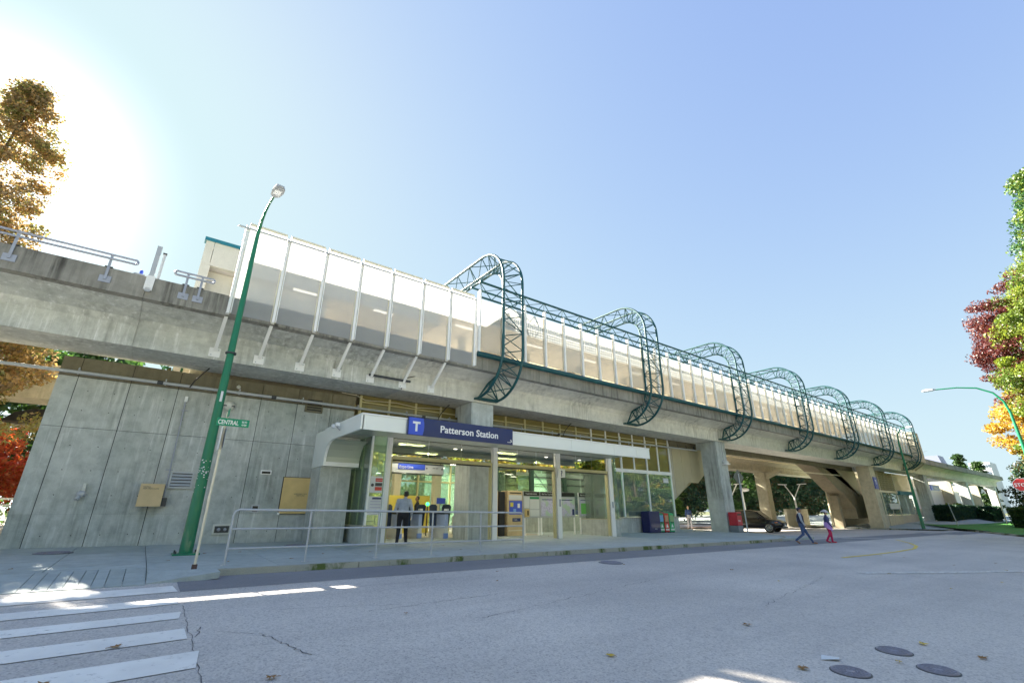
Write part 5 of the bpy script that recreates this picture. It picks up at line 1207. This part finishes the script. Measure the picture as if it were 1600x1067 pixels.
# hedges and lawns
def lawnz(x, y): return road(x, y) + .12 + .03 * max(0, (y - 8))
lw = MB(); lp = [(72.6 + 6, 16.3), (66, 12.4), (60, 9.0), (56, 6.9), (54, 5.2), (52.5, 2), (52, -8), (140, -8), (140, 19), (88, 19)]
def poly_sheet(name, poly, zf, mat, parent=None):
    return MB().add([(x, y, zf(x, y)) for x, y in poly], [tuple(range(len(poly)))]).build(name, mat, parent)
def grassmat():
    t = NT('lawn_grass'); p = t.pos(); a = t.mix(t.noise(p, 1.5, 6), (.04, .20, .02), (.08, .27, .03)); a = t.mix(.5, a, t.ramp(t.noise(p, 30, 4), [(.3, (.4, .4, .4)), (.7, (1, 1, 1))]), 'MULTIPLY')
    t.l(a, t.b.inputs['Base Color']); t.b.inputs['Roughness'].default_value = .9; t.bump(t.noise(p, 25, 4), .6, .05); return t.m
M['lawn'] = grassmat()
o = sheet('lawn', ar(54, 140, 2), ar(-8, 19, 1), lambda x, y: road(x, y) + .14 + .025 * max(0, y - 8), M['lawn'], None, keep=lambda x, y: (x > 54.5 + max(0, (y - 6)) * 1.9)); o['kind'] = 'structure'
ki = setting('kerb_island')
kerb_run([(62.0, 22), (62, 16), (62.6, 13.6), (64, 12.4), (70, 12.4), (76, 12.6), (84, 15.5)], ki, .2, 1, lambda x, y: road(x, y) + .125)
kerb_run([(79.5, 17.2), (73, 14.6), (66.5, 11.8), (61, 9.2), (57, 6.9), (54.6, 4.0), (54, 0), (54, -8)], ki, .2, 1, lambda x, y: road(x, y) + .14)
isl = sheet('lawn', ar(39.5, 54, 1.5), ar(-8, 4.9, 1.2), lambda x, y: road(x, y) + .1, M['lawn'], None, keep=lambda x, y: (x - 39.5) > (max(0, y - 2)) * 1.2 ); isl['kind'] = 'structure'
kerb_run([(54, 4.9), (47, 4.9), (42.5, 4.6), (40.2, 3.2), (39.5, 1), (39.5, -8)], ki, .2, 1, lambda x, y: road(x, y) + .12)
def hedge(label, x0, x1, y0, y1, h, seed, n, mats, zb=None):
    rng = np.random.default_rng(seed); zb = road(x0, y0) + .2 if zb is None else zb
    t = thing('hedge', label, 'hedge', ((x0 + x1) / 2, (y0 + y1) / 2, zb)); MB().box(x0 + .15, x1 - .15, y0 + .15, y1 - .15, zb - .3, zb + h - .15).build('core', M['hedge_dark'], t)
    L_, Wd = x1 - x0, y1 - y0; pts = []
    for _ in range(n):
        f = rng.uniform(); a, b, c = rng.uniform(size=3)
        if f < .4: p = (a * L_, rng.normal(0, .06), b * h)
        elif f < .75: p = (a * L_, b * Wd, h + rng.normal(0, .07))
        elif f < .9: p = (rng.normal(0, .06), a * Wd, b * h)
        else: p = (L_ + rng.normal(0, .06), a * Wd, b * h)
        pts.append((p[0] - L_ / 2, p[1] - Wd / 2, p[2]))
    me, k = leafmesh('foliage', pts, .16, mats, rng); me.polygons.foreach_set('material_index', rng.integers(0, len(mats), k).astype(np.int32)); me.update(); tag(obj_from('foliage', me, t), kind='stuff')
hedge('long dark clipped hedge on the lawn in front of the lilac screens', 84.5, 104, 15.6, 17.4, 1.7, 91, 24000, LM['dark'][:2], .0)
hedge('lower dark rounded hedge at the right end of the lilac screens', 99, 106, 13.6, 15.2, 1.7, 92, 9000, LM['dark'][:2], -.1)
hedge('dark clipped hedge by the right edge under the golden maple', 78, 92, 7.2, 9.6, 1.7, 93, 16000, LM['green'], -.35)
t = thing('sapling_stake', 'thin dark stake leaning on the lawn in front of the hedge', 'stake', (74, 13.4, -.5)); MB().tube([(74.0, 13.4, -.6), (73.6, 13.6, 2.0)], .05, 6).build('pole', M['galv_mat'], t)
t = thing('garden_pole', 'slim white pole on the lawn left of the far hedge gap', 'pole', (88, 11.4, -.4)); MB().tube([(88, 11.2, -.5), (88, 11.2, 3.4)], .07, 6).build('pole', M['cream'], t)
for k, (x, y) in enumerate(((96.5, 18.0), (104.5, 18.0))):
    tree('bright_shrub', ['small bright yellow-green shrub below the left lilac screen', 'small bright yellow-green shrub below the far fin wall'][k], (x, y, .3), 2, (1.5, .8, 0, 1.9), LM['lime'], 2500, .18, 95 + k, 'round', .04, nclump=16, cat='shrub')

# park lamps behind the viaduct
def twin(label, x, y, z, h, two=True):
    t = thing('park_lamp', label, 'park lamp', (x, y, z), 'park lamps behind the viaduct')
    MB().tube([(x, y, z), (x, y, z + h * .66)], .11, 8).build('pole', M['white'], t)
    if two:
        for s_ in (-1, 1):
            MB().tube([(x, y, z + h * .66), (x + s_ * .35, y - s_ * .75, z + h)], .06, 6).build('arm', M['white'], t)
            MB().bar((x + s_ * .2, y - s_ * .5, z + h), (x + s_ * .65, y - s_ * 1.35, z + h + .05), .3, .09).build('lamp_head', M['white'], t)
    else:
        MB().tube([(x, y, z + h * .66), (x, y, z + h)], .08, 8).build('arm', M['white'], t)
        MB().sphere((x + .12, y - .25, z + h), .45, .45, .2).build('lamp_head', M['white'], t)
twin('white twin-armed park lamp above the black car', 50.5, 27.0, -.5, 4.3); twin('white single-headed park lamp beside the twin-armed one', 50.5, 25.6, -.5, 3.7, False); twin('white twin-armed park lamp behind the walking man', 62.5, 25.4, -.5, 4.6)
# left background: fence, low rail
t = thing('mesh_fence', 'white rails and mesh fence beyond the left end of the wall', 'fence', (-7, 31, 0))
for z in (1.35, 1.62): MB().bar((-14, 31, z), (-2, 31, z), .06, .08).build('rail', M['white'], t)
for x in ar(-14, -2, 2): MB().box(x - .04, x + .04, 31.05, 31.13, -.2, 1.7).build('post', M['galv_mat'], t)
mf = MB()
for x in ar(-14, -2, .15): mf.box(x - .008, x + .008, 30.99, 31.01, .2, 1.1)
for z in ar(.2, 1.1, .15): mf.box(-14, -2, 30.98, 30.99, z - .008, z + .008)
tag(mf.build('mesh', M['cream'], t), kind='stuff'); MB().box(-14, -2, 30.9, 31.2, -.2, .15).build('plinth', M['conc_pale'], t)
t = thing('hall_roof', 'dark curved shelter edge poking out behind the wall at the left', 'shelter', (-5, 31.5, 5)); 
MB().ext([(-5.9, 4.95), (-5.5, 5.35), (-5.0, 5.55), (-3.5, 5.7), (-3.5, 4.95)], 30.2, 31.8, 'Y').build('roof', M['black'], t); MB().box(-14, -3.5, 31.0, 31.2, 4.8, 4.94).build('beam', M['conc_pale'], t); MB().box(-14.2, -13.8, 31.0, 31.3, -.2, 4.8).build('post', M['conc_pale'], t); MB().box(-3.9, -3.5, 31.0, 31.3, -.2, 4.8).build('post', M['conc_pale'], t)

# ------------------------------------------------------------------ covers, litter, leaves
def cover(x, y, r, label, zf=road, dz=.012):
    z = zf(x, y) + dz; t = thing('manhole_cover', label, 'manhole cover', (x, y, z), None)
    sl_ = math.atan2(zf(x, y + .5) - zf(x, y - .5), 1.0)
    b = MB(); b.tube([(x, y, z - .02), (x, y, z + .002)], r, 28)
    for rr_ in (.9, .72, .54, .36): 
        pts = [(x + r * rr_ * math.cos(k * math.pi / 14), y + r * rr_ * math.sin(k * math.pi / 14), z + .003) for k in range(29)]
        b.tube(pts, r * .035, 4, cap=False)
    for k in range(14):
        a = k * math.pi / 7; b.bar((x + r * .25 * math.cos(a), y + r * .25 * math.sin(a), z + .002), (x + r * .85 * math.cos(a), y + r * .85 * math.sin(a), z + .002), r * .05, .008)
    o = b.build('disc', M['iron'], t); o.rotation_euler = (sl_, 0, 0)
    MB().tube([(x, y, z - .03), (x, y, z - .006)], r * 1.08, 28).build('ring', M['darkgrey'], t).rotation_euler = (sl_, 0, 0)
cover(6.3, 2.36, .175, 'round ribbed iron cover nearest the camera, lower left of a group of three')
cover(7.66, 2.34, .175, 'round ribbed iron cover at the top of a group of three in the road')
cover(7.22, 1.84, .175, 'round ribbed iron cover at the lower right of a group of three')
cover(11.0, 9.72, .32, 'lone dark round cover in the road in front of the doors')
cover(-1.52, 17.09, .36, 'dark round cover in the sidewalk at the foot of the wall, far left', side)
cover(4.26, 17.15, .33, 'dark round cover in the sidewalk below the large orange board', side)
t = thing('paper_sheet', 'crumpled white sheet of paper lying on the road near the three covers', 'litter', (6.56, 2.65, road(6.56, 2.65)))
z = road(6.56, 2.65) + .01
MB().add([(6.48, 2.70, z), (6.60, 2.56, z + .012), (6.72, 2.60, z + .004), (6.60, 2.74, z + .02)], [(0, 1, 3), (1, 2, 3)]).build('sheet', M['paper'], t)
lm = [simple('dead_leaf_brown', (.28, .15, .05), .8, 0, .4, 20), simple('dead_leaf_yellow', (.55, .40, .06), .8, 0, .3, 20)]
def leaf(x, y, s_, m, label, zf=road):
    z = zf(x, y) + .012; t = thing('fallen_leaf', label, 'leaf', (x, y, z), 'fallen leaves on the road and pavement'); rr = random.Random(int(x * 97 + y * 31)); a0 = rr.uniform(0, 6.28)
    v = [(0, 0, .012)]
    for k in range(14):
        a = a0 + k * math.pi / 7; r = s_ * (1 if k % 2 == 0 else .45) * rr.uniform(.8, 1.15); v.append((r * math.cos(a), r * math.sin(a), rr.uniform(0, .02)))
    MB().add([(x + p[0], y + p[1], z + p[2]) for p in v], [(0, k + 1, (k + 1) % 14 + 1) for k in range(14)]).build('blade', m, t)
    MB().tube([(x, y, z + .012), (x + s_ * 1.3 * math.cos(a0 + .2), y + s_ * 1.3 * math.sin(a0 + .2), z + .006)], .003, 4).build('stalk', lm[0], t)
leaf(5.95, 2.68, .075, lm[0], 'curled brown leaf just left of the white paper sheet')
leaf(8.37, 2.22, .07, lm[1], 'yellow leaf just right of the upper iron cover of the three')
leaf(8.25, 1.65, .06, lm[0], 'brown leaf on the asphalt right of the lowest iron cover')
leaf(7.3, 3.95, .07, lm[0], 'brown leaf in the middle of the road above the group of covers')
leaf(.1, 7.1, .07, lm[0], 'brown leaf lying on the fourth crosswalk stripe'); leaf(-.35, 6.15, .07, lm[0], 'brown leaf on the nearest full crosswalk stripe'); leaf(1.28, 5.3, .06, lm[0], 'brown leaf on bare asphalt right of the crosswalk')
rr = random.Random(8)
for k in range(16): leaf(rr.uniform(2, 24), rr.uniform(2.0, 10), rr.uniform(.03, .06), lm[k % 2], 'tiny dead leaf scattered on the open asphalt')
for k in range(18): leaf(rr.uniform(-4, 20), rr.uniform(13, 18.6), rr.uniform(.03, .06), lm[0], 'tiny dead leaf scattered on the sidewalk slabs', side)

# ------------------------------------------------------------------ people
SKIN = simple('skin', (.50, .30, .21), .55, 0, .06); SKIND = simple('skin_tan', (.36, .20, .13), .55, 0, .06)
def person(label, loc, rotz, mats, J, bulk=1.0, height=1.75, hair=None, cap=None, extra=None, voxel=.011):
    """J: joints in a 1.75 m figure facing +Y. mats: dict torso,sleeve,legs,shoes,skin,hair"""
    D = dict(pel=(0, 0, .95), wai=(0, 0, 1.08), che=(0, .01, 1.30), nek=(0, .0, 1.47), hed=(0, .02, 1.62),
             shl=(-.19, 0, 1.41), shr=(.19, 0, 1.41), ell=(-.25, -.02, 1.13), elr=(.25, -.02, 1.13), wrl=(-.26, .06, .88), wrr=(.26, .06, .88),
             hpl=(-.10, 0, .93), hpr=(.10, 0, .93), knl=(-.11, .02, .50), knr=(.11, .02, .50), anl=(-.12, -.02, .09), anr=(.12, -.02, .09), tol=(-.14, .16, .03), tor=(.14, .16, .03))
    D.update(J or {}); D = {k: Vector(v) for k, v in D.items()}; B = bulk
    b = MB(); seg = []
    def cap_(a, c, ra, rc, reg, fx=1.0, n=12):
        a = Vector(a); c = Vector(c); d = c - a; L_ = d.length; steps = max(2, int(L_ / .03)); m0 = len(b.v)
        pts = [a.lerp(c, i / steps) for i in range(steps + 1)]; rs = [ra + (rc - ra) * i / steps for i in range(steps + 1)]
        b.tube(pts, rs, n); b.sphere(a, ra, nu=12, nv=8); b.sphere(c, rc, nu=12, nv=8)
        if fx != 1.0:
            for i in range(m0, len(b.v)):
                v = b.v[i]; b.v[i] = (a.x + (v[0] - a.x) * fx, v[1], v[2])
        seg.append((a, c, reg, max(ra, rc)))
    cap_(D['pel'], D['wai'], .135 * B, .128 * B, 'legs' if not extra or 'longtop' not in extra else 'torso', 1.22)
    cap_(D['wai'], D['che'], .128 * B, .135 * B, 'torso', 1.22); cap_(D['che'], (D['che'] + D['nek']) / 2 + Vector((0, 0, .02)), .13 * B, .085 * B, 'torso', 1.3)
    for s_ in 'lr':
        cap_(D['nek'] - Vector((0, 0, .05)), D['sh' + s_], .07, .062 * B, 'torso'); cap_(D['sh' + s_], D['el' + s_], .062 * B, .047 * B, 'sleeve'); cap_(D['el' + s_], D['wr' + s_], .046 * B, .032, 'sleeve')
        cap_(D['hp' + s_], D['kn' + s_], .092 * B, .064 * B, 'legs'); cap_(D['kn' + s_], D['an' + s_], .063 * B, .047 * B, 'legs')
        heel = D['an' + s_] + (D['an' + s_] - D['to' + s_]).normalized() * .03 + Vector((0, 0, -.04)); cap_(heel, D['to' + s_], .043, .038, 'shoes'); cap_(D['an' + s_], heel, .04, .043, 'shoes')
        # hand: palm, four fingers, thumb
        w = D['wr' + s_]; f = (w - D['el' + s_]).normalized(); sd = Vector((0, 1, 0)) - f * f.y
        sd = sd.normalized() if sd.length > .2 else Vector((1, 0, 0)); nrm = f.cross(sd).normalized()
        cap_(w, w + f * .05, .030, .034, 'skin')
        for k, (L_, o_) in enumerate(((.068, -.028), (.076, -.009), (.07, .010), (.055, .028))):
            p0 = w + f * .07 + sd * o_; p1 = p0 + f * L_ * .55 + nrm * .006 * (1 if s_ == 'l' else -1); p2 = p1 + f * L_ * .4 + nrm * .02 * (1 if s_ == 'l' else -1); cap_(p0, p1, .0115, .010, 'skin', 1, 6); cap_(p1, p2, .010, .009, 'skin', 1, 6)
        p0 = w + f * .02 + sd * .03; p1 = p0 + f * .03 + sd * .025; cap_(p0, p1, .014, .011, 'skin', 1, 6); cap_(p1, p1 + f * .025 + sd * .004, .011, .009, 'skin', 1, 6)
    cap_(D['nek'] - Vector((0, 0, .03)), D['hed'] - Vector((0, .01, .04)), .055, .055, 'skin')
    h = D['hed']
    b.sphere(h + Vector((0, -.01, .03)), .077, .095, .10, 16, 12); b.sphere(h + Vector((0, .03, -.045)), .055, .055, .06, 12, 8); seg.append((h + Vector((0, 0, .06)), h - Vector((0, -.02, .05)), 'head', .1))
    b.sphere(h + Vector((0, .094, -.012)), .014, .022, .020, 8, 6); b.sphere(h + Vector((0, .082, .018)), .011, .016, .03, 8, 6)
    b.sphere(h + Vector((0, .078, -.053)), .026, .014, .010, 8, 6)
    for s_ in (-1, 1): b.sphere(h + Vector((s_ * .078, -.01, -.005)), .012, .022, .032, 8, 6); b.sphere(h + Vector((s_ * .03, .078, .032)), .02, .01, .006, 8, 6)
    me = bpy.data.meshes.new('body'); me.from_pydata(b.v, [], b.f); me.update()
    tmp = bpy.data.objects.new('tmp', me); col.objects.link(tmp); md = tmp.modifiers.new('r', 'REMESH'); md.mode = 'VOXEL'; md.voxel_size = voxel; md.use_smooth_shade = True
    sm = tmp.modifiers.new('s', 'SMOOTH'); sm.iterations = 3; sm.factor = .5
    dg = bpy.context.evaluated_depsgraph_get(); bm_ = bpy.data.meshes.new_from_object(tmp.evaluated_get(dg)); bpy.data.objects.remove(tmp); bm_.name = 'body'; bm_.materials.clear()
    regs = ['torso', 'sleeve', 'legs', 'shoes', 'skin', 'head', 'hairm']; ml = [mats['torso'], mats.get('sleeve', mats['torso']), mats['legs'], mats['shoes'], mats['skin'], mats['skin'], mats.get('hair', mats['skin'])]
    for m in ml: bm_.materials.append(m)
    cen = np.empty(len(bm_.polygons) * 3); bm_.polygons.foreach_get('center', cen); cen = cen.reshape(-1, 3); best = np.full(len(cen), 1e9); mi = np.zeros(len(cen), np.int32)
    for a, c, reg, r in seg:
        a_ = np.array(a); d = np.array(c) - a_; tt = np.clip(((cen - a_) @ d) / max(1e-6, d @ d), 0, 1); dist = np.linalg.norm(cen - (a_ + tt[:, None] * d), axis=1) - r
        k = dist < best; best[k] = dist[k]; mi[k] = regs.index(reg)
    hd = mi == 5; hv = np.array(h); rel = cen - hv
    mi[hd & ((rel[:, 1] < -.0 + .35 * (rel[:, 2] - .03)) & (rel[:, 2] > -.05) | (rel[:, 2] > .085))] = 6
    bm_.polygons.foreach_set('material_index', mi); bm_.polygons.foreach_set('use_smooth', np.ones(len(cen), bool)); bm_.update()
    t = thing('person', label, 'person', loc, None, rotz); s_ = height / 1.75; t.scale = (s_, s_, s_)
    obj_from('body', bm_, t)
    def put(mb, nm, mat):
        o = mb.build(nm, mat, t, org=(0, 0, 0)); return o
    eye = MB()
    for sg in (-1, 1): eye.sphere(h + Vector((sg * .03, .083, .018)), .010, .006, .007, 8, 6)
    put(eye, 'eyes', M['black'])
    if cap:
        c = MB(); vv = []; ff = []
        for j in range(6):
            tt = math.pi / 2 * j / 5
            for i in range(16):
                a = 2 * math.pi * i / 16; vv.append(h + Vector((.087 * math.cos(a) * math.cos(tt), -.01 + .106 * math.sin(a) * math.cos(tt), .055 + .085 * math.sin(tt))))
        for j in range(5):
            for i in range(16): ff.append((j * 16 + i, j * 16 + (i + 1) % 16, j * 16 + 16 + (i + 1) % 16, j * 16 + 16 + i))
        c.add(vv, ff, 0, True)
        c.add([h + Vector((x_, .07 + y_, .055 + z_)) for x_, y_, z_ in ((-.07, 0, 0), (.07, 0, 0), (.06, .07, -.012), (.03, .10, -.02), (-.03, .10, -.02), (-.06, .07, -.012))] + [h + Vector((x_, .07 + y_, .063 + z_)) for x_, y_, z_ in ((-.07, 0, 0), (.07, 0, 0), (.06, .07, -.012), (.03, .10, -.02), (-.03, .10, -.02), (-.06, .07, -.012))],
              [(5, 4, 3, 2, 1, 0), (6, 7, 8, 9, 10, 11), (2, 3, 9, 8), (3, 4, 10, 9), (4, 5, 11, 10), (1, 2, 8, 7), (5, 0, 6, 11)])
        put(c, 'cap', cap)
    if extra:
        if 'hat' in extra:
            c = MB(); vv = [h + Vector((0, -.02, .20))]; ff = []
            for i in range(20):
                a = 2 * math.pi * i / 20; vv += [h + Vector((.21 * math.cos(a), -.01 + .23 * math.sin(a), .03 - .05 * math.sin(a))), h + Vector((.09 * math.cos(a), -.01 + .10 * math.sin(a), .155))]
            for i in range(20): a = 1 + 2 * i; b_ = 1 + 2 * ((i + 1) % 20); ff += [(0, a + 1, b_ + 1), (a + 1, a, b_, b_ + 1)]
            c.add(vv, ff, 0, True); put(c, 'sun_hat', extra['hat'])
        if 'wrap' in extra:
            c = MB(); N = 20; vv = []; ff = []
            for j, (z, rx_, ry_, dy) in enumerate(((1.12, .20, .16, 0), (1.0, .215, .18, .01), (.85, .22, .19, .02), (.72, .21, .18, .03))):
                for i in range(N):
                    a = 2 * math.pi * i / N; zz_ = z - (.10 * math.sin(a) if j == 3 else 0) + .012 * math.sin(5 * a) * (j > 0); vv.append((rx_ * math.cos(a) * (1 + .04 * math.sin(6 * a)), dy + ry_ * math.sin(a), zz_))
            for j in range(3):
                for i in range(N): ff.append((j * N + i, j * N + (i + 1) % N, (j + 1) * N + (i + 1) % N, (j + 1) * N + i))
            c.add(vv, ff, 0, True); put(c, 'wrap', extra['wrap'])
        if 'backpack' in extra:
            c = MB(); c.box(-.15, .15, -.30, -.12, 1.02, 1.45); put(c, 'backpack', extra['backpack']).data; 
            for sg in (-1, 1): put(MB().tube([(sg * .11, -.12, 1.43), (sg * .12, .02, 1.49), (sg * .13, .14, 1.36), (sg * .14, .10, 1.15), (sg * .14, -.12, 1.08)], .016, 6), 'strap', extra['backpack'])
        if 'vest' in extra:
            c = MB(); N = 20; vv = []; ff = []
            for j, (z, rx_, ry_) in enumerate(((1.47, .09, .09), (1.43, .16, .12), (1.33, .195, .158), (1.15, .178, .152), (1.0, .185, .158))):
                for i in range(N): a = 2 * math.pi * i / N; vv.append((rx_ * math.cos(a), ry_ * math.sin(a) + .005, z))
            for j in range(4):
                for i in range(N): ff.append((j * N + i, j * N + (i + 1) % N, (j + 1) * N + (i + 1) % N, (j + 1) * N + i))
            c.add(vv, ff, 0, True); put(c, 'vest', extra['vest'])
        if 'papers' in extra:
            w = D['wrr']; c = MB().box(w.x - .01, w.x + .015, w.y - .05, w.y + .12, w.z - .12, w.z + .02); put(c, 'papers', extra['papers'])
    return t
denim = simple('denim_blue', (.05, .09, .20), .8, 0, .5, 16, bump=.6); navyc = simple('cloth_navy', (.012, .02, .06), .8, 0, .2, 10); greyc = simple('cloth_grey', (.38, .41, .47), .85, 0, .3, 14, bump=.6); blackc = simple('cloth_black', (.012, .012, .016), .8, 0, .2, 10)
tan = simple('shoe_tan', (.28, .14, .06), .6); wsh = simple('shoe_white', (.6, .6, .6), .5); pinkt = simple('cloth_raspberry', (.50, .02, .09), .8, 0, .2, 8); lilac = simple('cloth_lilac_print', (.50, .30, .70), .8, 0, .45, 30); slate = simple('cloth_slate_blue', (.06, .07, .17), .8, 0, .15, 8); straw = simple('hat_pale_grey', (.45, .42, .42), .8, 0, .15, 12)
hairb = simple('hair_black', (.015, .012, .01), .6); hairl = simple('hair_blond', (.5, .38, .2), .6)
# man entering the doorway, seen from behind
person('man in grey sweater, dark cap and black trousers walking into the entrance', (7.42, 16.02, side(7.4, 16)), R(-22), dict(torso=greyc, sleeve=greyc, legs=blackc, shoes=wsh, skin=SKIN, hair=hairb),
       dict(hed=(.06, .10, 1.60), nek=(.03, .04, 1.46), che=(.0, .0, 1.29), knl=(-.12, .03, .50), anl=(-.15, -.14, .09), tol=(-.17, .03, .03), knr=(.12, .06, .50), anr=(.16, .10, .09), tor=(.19, .27, .03), elr=(.29, -.02, 1.12), wrr=(.29, .14, .90), ell=(-.27, .04, 1.12), wrl=(-.17, .20, .98)), 1.12, 1.80, cap=M['black'], extra=dict(papers=M['paper']))
# staff or passenger inside
person('dark-haired person in black facing left behind the fare gates', (10.42, 21.0, -.05), R(70), dict(torso=blackc, legs=blackc, shoes=blackc, skin=SKIND, hair=hairb), dict(elr=(.26, .03, 1.13), wrr=(.2, .2, 1.0)), 1.0, 1.84)
# walking man
person('walking man in navy vest, grey shirt, blue jeans and cap crossing the road', (25.86, 10.46, road(25.86, 10.46) + .0), R(-152), dict(torso=greyc, sleeve=greyc, legs=denim, shoes=tan, skin=SKIND, hair=hairb),
       dict(pel=(0, 0, .92), hpl=(-.1, 0, .90), hpr=(.1, 0, .90), knl=(-.10, .20, .50), anl=(-.11, .38, .12), tol=(-.12, .55, .06), knr=(.10, .0, .47), anr=(.12, -.36, .20), tor=(.12, -.24, .06), ell=(-.26, -.12, 1.14), wrl=(-.24, .02, .93), elr=(.26, .02, 1.13), wrr=(.24, .12, .92)), 1.0, 1.66, cap=navyc, extra=dict(vest=navyc))
# walking woman
person('walking woman in pale sun hat, slate jacket, lilac wrap and raspberry trousers', (28.6, 10.3, road(28.6, 10.3)), R(-150), dict(torso=slate, sleeve=slate, legs=pinkt, shoes=M['redbox'], skin=SKIN, hair=hairb),
       dict(knl=(-.10, .10, .50), anl=(-.11, .10, .09), tol=(-.12, .27, .04), knr=(.10, .02, .49), anr=(.11, -.20, .14), tor=(.11, -.06, .04), ell=(-.26, .02, 1.13), wrl=(-.22, .14, .93), elr=(.27, .0, 1.13), wrr=(.24, .14, .92)), 1.06, 1.56, extra=dict(hat=straw, wrap=lilac))
person('distant pedestrian in a dark blue top and pale shorts walking behind the column', (33.9, 21.7, side(33, 20) - .03), R(150), dict(torso=simple('cloth_blue', (.04, .07, .2), .8), legs=simple('cloth_pale', (.45, .42, .45), .8), shoes=tan, skin=SKIN, hair=hairl), dict(knl=(-.1, .1, .5), anl=(-.1, .12, .1), tol=(-.1, .28, .04), anr=(.1, -.15, .12), tor=(.1, 0, .04)), .95, 1.68, voxel=.014)

# ------------------------------------------------------------------ black SUV on the side street
def car(x, y, z, rot):
    t = thing('parked_car', 'black sport utility car facing the road under the guideway', 'car', (x, y, z), None, rot)
    # local: +Y forward, length 4.6, origin at the ground centre
    st = [(-2.28, .62, .78, .42, .60), (-2.2, .45, 1.02, .38, .84), (-1.6, .34, 1.08, .3, .92), (-.5, .32, 1.05, .3, .93), (.6, .32, 1.03, .3, .93), (1.15, .33, 1.0, .3, .92), (1.8, .36, .92, .34, .89), (2.15, .42, .82, .36, .80), (2.3, .5, .70, .38, .62)]
    vv = []; ff = []; m = 12
    for (yy, zl, zh, _, w) in st:
        zm = (zl + zh) / 2
        ring = [(-w * .9, zl), (-w, zl + .1), (-w * 1.0, zm), (-w * .985, zh - .1), (-w * .93, zh - .015), (-w * .45, zh + .025), (w * .45, zh + .025), (w * .93, zh - .015), (w * .985, zh - .1), (w, zm), (w, zl + .1), (w * .9, zl)]
        vv += [(a, yy, b_) for a, b_ in ring]
    for i in range(len(st) - 1):
        for k in range(m): a = i * m + k; b_ = i * m + (k + 1) % m; ff.append((a, b_, b_ + m, a + m))
    ff += [tuple(range(m)), tuple(range((len(st) - 1) * m, len(st) * m))[::-1]]
    P0 = (0, 0, 0); bmb = MB().add(vv, [f[::-1] for f in ff], 0, True); body = bmb.build('body', M['carblack'], t, org=P0)
    gh = [(-2.05, 1.04, 1.10, .80), (-1.75, 1.04, 1.50, .72), (-1.1, 1.04, 1.64, .70), (0, 1.03, 1.66, .70), (.45, 1.02, 1.58, .70), (1.2, 1.0, 1.03, .80)]
    vv = []; ff = []
    for yy, zl, zh, w in gh: vv += [(-w - .08 * (zh - zl > .3), yy, zl), (-w, yy, zh - .05), (-w * .8, yy, zh), (w * .8, yy, zh), (w, yy, zh - .05), (w + .08 * (zh - zl > .3), yy, zl)]
    for i in range(len(gh) - 1):
        for k in range(5): a = i * 6 + k; ff.append((a, a + 1, a + 7, a + 6))
    g_ = MB().add(vv, ff, 0, True); cb = g_.build('cabin', M['carblack'], t, org=P0)
    for sx_ in (-1, 1):
        MB().add([(sx_ * .815, -1.55, 1.08), (sx_ * .815, -.35, 1.06), (sx_ * .733, -.35, 1.56), (sx_ * .74, -1.45, 1.5)], [(0, 1, 2, 3)]).add([(sx_ * .815, -.27, 1.06), (sx_ * .835, .85, 1.05), (sx_ * .735, .40, 1.50), (sx_ * .733, -.27, 1.56)], [(0, 1, 2, 3)]).build('side_window', M['carglass'], t, org=P0)
        MB().sphere((sx_ * .98, .72, 1.06), .11, .07, .08).build('mirror', M['carblack'], t, org=P0)
        MB().add([(sx_ * .50, 2.275, .66), (sx_ * .80, 2.09, .70), (sx_ * .84, 1.98, .80), (sx_ * .55, 2.2, .76)], [(0, 1, 2, 3)]).build('headlight', M['lens'], t, org=P0)
        MB().sphere((sx_ * .86, 1.95, .74), .05, .14, .035).build('turn_signal', M['amber'], t, org=P0)
        for yy in (-1.42, 1.42):
            w_ = MB().tube([(sx_ * .70, yy, .36), (sx_ * .93, yy, .36)], .36, 24).build('wheel', M['rubber'], t, org=P0)
            MB().tube([(sx_ * .931, yy, .36), (sx_ * .936, yy, .36)], .24, 20).build('hub', M['darkgrey'], w_, org=P0)
            sp = MB()
            for k in range(7): a = k * 2 * math.pi / 7; sp.bar((sx_ * .94, yy, .36), (sx_ * .94, yy + .235 * math.cos(a), .36 + .235 * math.sin(a)), .05, .02, up=(1, 0, 0))
            sp.tube([(sx_ * .94, yy + .235 * math.cos(k * math.pi / 12), .36 + .235 * math.sin(k * math.pi / 12)) for k in range(25)], .018, 5, cap=False).build('rim', M['rim'], w_, org=P0)
            MB().tube([(sx_ * .80, yy + .43 * math.cos(R(a)), .36 + .43 * math.sin(R(a))) for a in range(-5, 190, 15)], .07, 6).build('wheel_arch', M['black'], t, org=P0)
    MB().add([(-.68, 1.14, 1.07), (.68, 1.14, 1.07), (.60, .50, 1.57), (-.60, .50, 1.57)], [(0, 1, 2, 3)]).add([(-.66, 1.17, 1.08), (.66, 1.17, 1.08), (.6, .53, 1.6), (-.6, .53, 1.6)], [(0, 1, 2, 3)]).build('windscreen', M['carglass'], t, org=P0)
    MB().box(-.35, .35, 2.27, 2.33, .50, .74).build('grille', M['darkgrey'], t, org=P0); MB().box(-.7, .7, 2.22, 2.31, .34, .44).build('bumper', M['black'], t, org=P0); MB().box(-.16, .16, 2.335, 2.345, .46, .58).build('number_plate', M['letter'], t, org=P0)
    MB().tube([(-.3, 2.34, .62), (.3, 2.34, .62)], .015, 6).build('chrome_bar', M['rim'], t, org=P0)
    return t
car(39.6, 19.6, road(38, 20) + .0, R(180 + 8))
